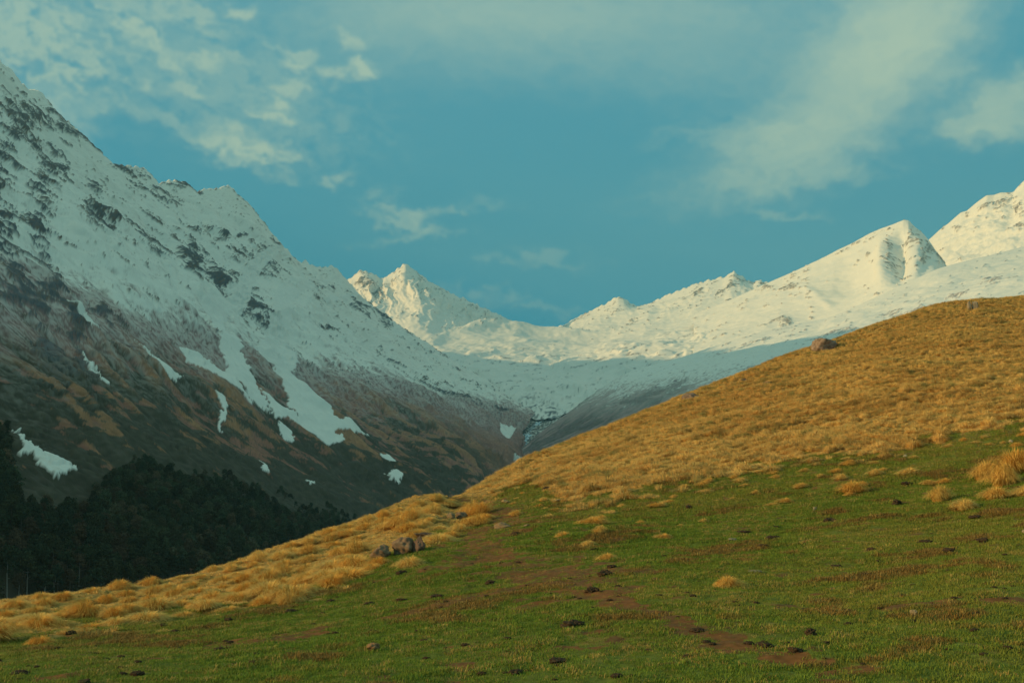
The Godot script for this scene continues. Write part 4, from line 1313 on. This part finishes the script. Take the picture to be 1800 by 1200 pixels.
	var mounds := [[1003, 1102, 52, 15], [1058, 1012, 30, 14], [1036, 1041, 30, 11], [905, 942, 24, 10], [862, 1026, 24, 8], [975, 1164, 40, 10], [905, 1185, 36, 9], [1075, 1190, 26, 8], [1410, 1118, 24, 16], [1380, 1148, 34, 14], [1328, 1136, 36, 9], [1215, 1110, 30, 8], [1070, 998, 26, 7], [1040, 968, 18, 6], [708, 1010, 24, 9], [1652, 972, 30, 10], [1612, 955, 36, 8], [1712, 953, 30, 11], [1518, 970, 20, 6], [1648, 1006, 14, 5], [1566, 888, 22, 13], [1582, 852, 24, 7], [1350, 948, 34, 8], [1330, 962, 26, 7], [1298, 938, 34, 6], [1355, 928, 18, 4], [1450, 918, 40, 10], [1455, 998, 26, 7], [1250, 1008, 18, 5], [300, 1103, 18, 7], [322, 1112, 20, 7], [400, 1143, 22, 7], [145, 1115, 24, 9], [122, 1142, 22, 7], [15, 1166, 30, 9], [60, 1186, 36, 9], [260, 1188, 30, 9], [175, 1200, 30, 8], [415, 1092, 24, 7], [520, 1076, 26, 7], [590, 1058, 20, 6], [1205, 895, 14, 9], [1318, 1062, 12, 5], [1306, 1068, 10, 5], [1508, 1012, 24, 6], [1530, 990, 18, 6], [960, 860, 30, 6], [1700, 912, 26, 7], [655, 1064, 26, 7], [710, 1058, 24, 6], [770, 1052, 30, 7]]
	var shapes: Array[ArrayMesh] = []
	for e in 4: shapes.append(rock_mesh(1200 + e * 5, Vector3(1, 1, 1), 3, 0.6, Color(0.050, 0.034, 0.022), Color(0.10, 0.065, 0.035)))
	var crumbs: Array[Transform3D] = []
	rng.seed = 61
	for e in 420:
		var j := rng.randi_range(20, 300)
		var i := rng.randi_range(62, g_w - 62)
		if GZ[j * g_w + i] == 1: continue
		var size := rng.randf_range(0.02, 0.05) * (1.0 + 0.02 * -G[j * g_w + i].z)
		crumbs.append(Transform3D(Basis(Vector3.UP, rng.randf() * TAU).scaled(Vector3(size * 1.5, size * 0.7, size)), G[j * g_w + i] + Vector3(0, size * 0.1, 0)))
	var cr := many("soil_crumbs", shapes[1], mound_mat, crumbs, PackedColorArray())
	tag(cr, "crumbs of dark earth strewn over the turf", "soil", "", "stuff")
	for m in mounds:
		p = on_hill(m[0], m[1])
		k = -p.z / F
		var o := put("earth_mound", shapes[n % 4], mound_mat)
		o.scale = Vector3(m[2] * k * 0.78, m[3] * k * 1.15, m[2] * k * 0.78)
		o.rotation.y = n * 1.9
		o.position = p + Vector3(0, m[3] * k * 0.12, 0)
		tag(o, mound_label(p, m[2] * k), "earth mound", "dark earth mounds on the pasture")
		n += 1

func mound_label(p: Vector3, wide: float) -> String:
	var o := Vector2(p.x, p.z)
	var near := 99.0
	for a in PATHS:
		for k in a[1].size() - 1:
			near = minf(near, o.distance_to(Geometry2D.get_closest_point_to_segment(o, a[1][k], a[1][k + 1])))
	var q := seen(p)
	var rim := q.y - gold_edge(q.x)
	var where := "on open green turf"
	if near < 0.7: where = "right on the bare earth path"
	elif near < 1.8: where = "on the turf beside the earth path"
	elif rim < 40.0: where = "on the turf close below the golden grass"
	elif q.x > 1500.0 and q.y < 920.0: where = "on the turf beside the large tussock clump"
	return ("large" if wide > 0.34 else ("tiny" if wide < 0.19 else "small")) + " dark lumpy mound of earth " + where

func tree_label(p: Vector3, tint: int, light: bool, s: float, kd: int) -> String:
	var q := seen(p)
	var where := "deep in the shaded wood"
	if small.get(p, 1.0) < 0.93: where = "at the wood's upper edge"
	elif q.y > lin([-80, 0, 350, 620, 760], [1050, 1000, 950, 880, 850], q.x): where = "at the wood's foot"
	return ("tall " if s > 1.08 else ("low " if s < 0.75 else "")) + ["deep green", "olive", "blue-green", "brownish"][tint] + " tree with " + ("pale" if light else "dark") + " trunk and " + ["high", "broad", "narrow", "low bushy", "spreading"][kd] + " crown, " + where

var small := {}

func plant_wood() -> void:
	# trees on the shaded lower slope: a few shapes, each tree an object of its own
	var bark := stone(Color(0.10, 0.085, 0.07).linear_to_srgb())
	bark.vertex_color_use_as_albedo = false
	bark.resource_name = "bark"
	var pale := stone(Color(0.26, 0.24, 0.21).linear_to_srgb())
	pale.vertex_color_use_as_albedo = false
	pale.resource_name = "pale_bark"
	var green: Array[StandardMaterial3D] = []
	for c in [Color(0.040, 0.055, 0.028), Color(0.054, 0.060, 0.030), Color(0.034, 0.050, 0.029), Color(0.09, 0.062, 0.037)]:
		green.append(leafy(c, 0.15))
		green[-1].resource_name = "needles"
	var kinds := []
	for k in 5:
		var ends := PackedVector3Array()
		var H: float = [13.0, 11.0, 15.0, 9.0, 12.0][k]
		var tm := trunk_mesh(300 + k, H, 0.22, [0.30, 0.22, 0.36, 0.18, 0.26][k], [3.6, 3.4, 3.2, 3.0, 3.9][k], ends)
		kinds.append([tm, crown_mesh(310 + k, ends, [1.5, 1.4, 1.5, 1.3, 1.5][k], 44, 0.34, 0.75), H])
	rng.seed = 77
	var h := LP.size() / L_w
	var spots := []
	var tries := 0
	var dens := noise(121, 1.0 / 60.0, 3)
	while spots.size() < 1500 and tries < 120000:
		tries += 1
		var i := rng.randi_range(8, L_w - 2)
		var j := rng.randi_range(int(h * 0.60), h - 2)
		var p := LP[j * L_w + i]
		if p.z > -250.0: continue
		var q := seen(p)
		if q.x < -80.0 or q.x > 700.0 or q.y > 1110.0: continue
		# the wood fills the hollow; its upper edge runs down to the right
		var edge := lin([-80, 12, 30, 150, 195, 260, 330, 420, 470, 560, 640, 700], [705, 775, 905, 912, 845, 818, 836, 862, 892, 916, 935, 1300], q.x) + 46.0 * dens.get_noise_3dv(p)
		if q.y < edge:
			continue
		if q.y > lin([-80, 0, 350, 620, 760], [1130, 1075, 1025, 935, 885], q.x) : continue
		var near := rng.randf()
		if near > 0.35 + 0.65 * clampf(700.0 / -p.z, 0.0, 1.0): continue
		var clash := false
		for o in spots:
			if o.distance_squared_to(p) < 16.0: clash = true; break
		if not clash:
			spots.append(p)
			small[p] = lerpf(0.6, 1.0, smoothstep(0.0, 55.0, q.y - edge))
	spots.sort_custom(func(a, b): return a.z > b.z)
	print("trees ", spots.size())
	var rest: Array = [[], [], [], [], []]
	for n in spots.size():
		var p: Vector3 = spots[n]
		var kd := rng.randi() % 5
		var s: float = rng.randf_range(0.7, 1.25) * small[p]
		var b := Basis(Vector3.UP, rng.randf() * TAU).scaled(Vector3(s * rng.randf_range(0.9, 1.15), s, s * rng.randf_range(0.9, 1.15)))
		if n < 290:
			var o := Node3D.new()
			o.name = numbered("pine_tree")
			add_child(o)
			var light := rng.randf() < 0.25
			var hue := rng.randi() % 4 if rng.randf() < 0.5 else rng.randi() % 3
			put("trunk", kinds[kd][0], pale if light else bark, o)
			put("crown", kinds[kd][1], green[hue], o)
			o.transform = Transform3D(b, p)
			tag(o, tree_label(p, hue, light, s, kd), "tree", "trees of the shaded wood")
		else:
			rest[kd].append(Transform3D(b, p))
	var wood_mat := leafy(Color.WHITE, 0.15)
	wood_mat.resource_name = "needles"
	for kd in 5:
		var far: Array[Transform3D] = []
		far.assign(rest[kd])
		if far.is_empty(): continue
		var hues := PackedColorArray()
		for t in far:
			var c := Color(0.038, 0.052, 0.027).lerp(Color(0.09, 0.062, 0.037), pow(rng.randf(), 3.0))
			hues.append(c * rng.randf_range(0.6, 2.0))
		var o := many("distant_wood", kinds[kd][1], wood_mat, far, hues)
		tag(o, "far part of the dark wood on the shaded valley side", "wood", "", "stuff")
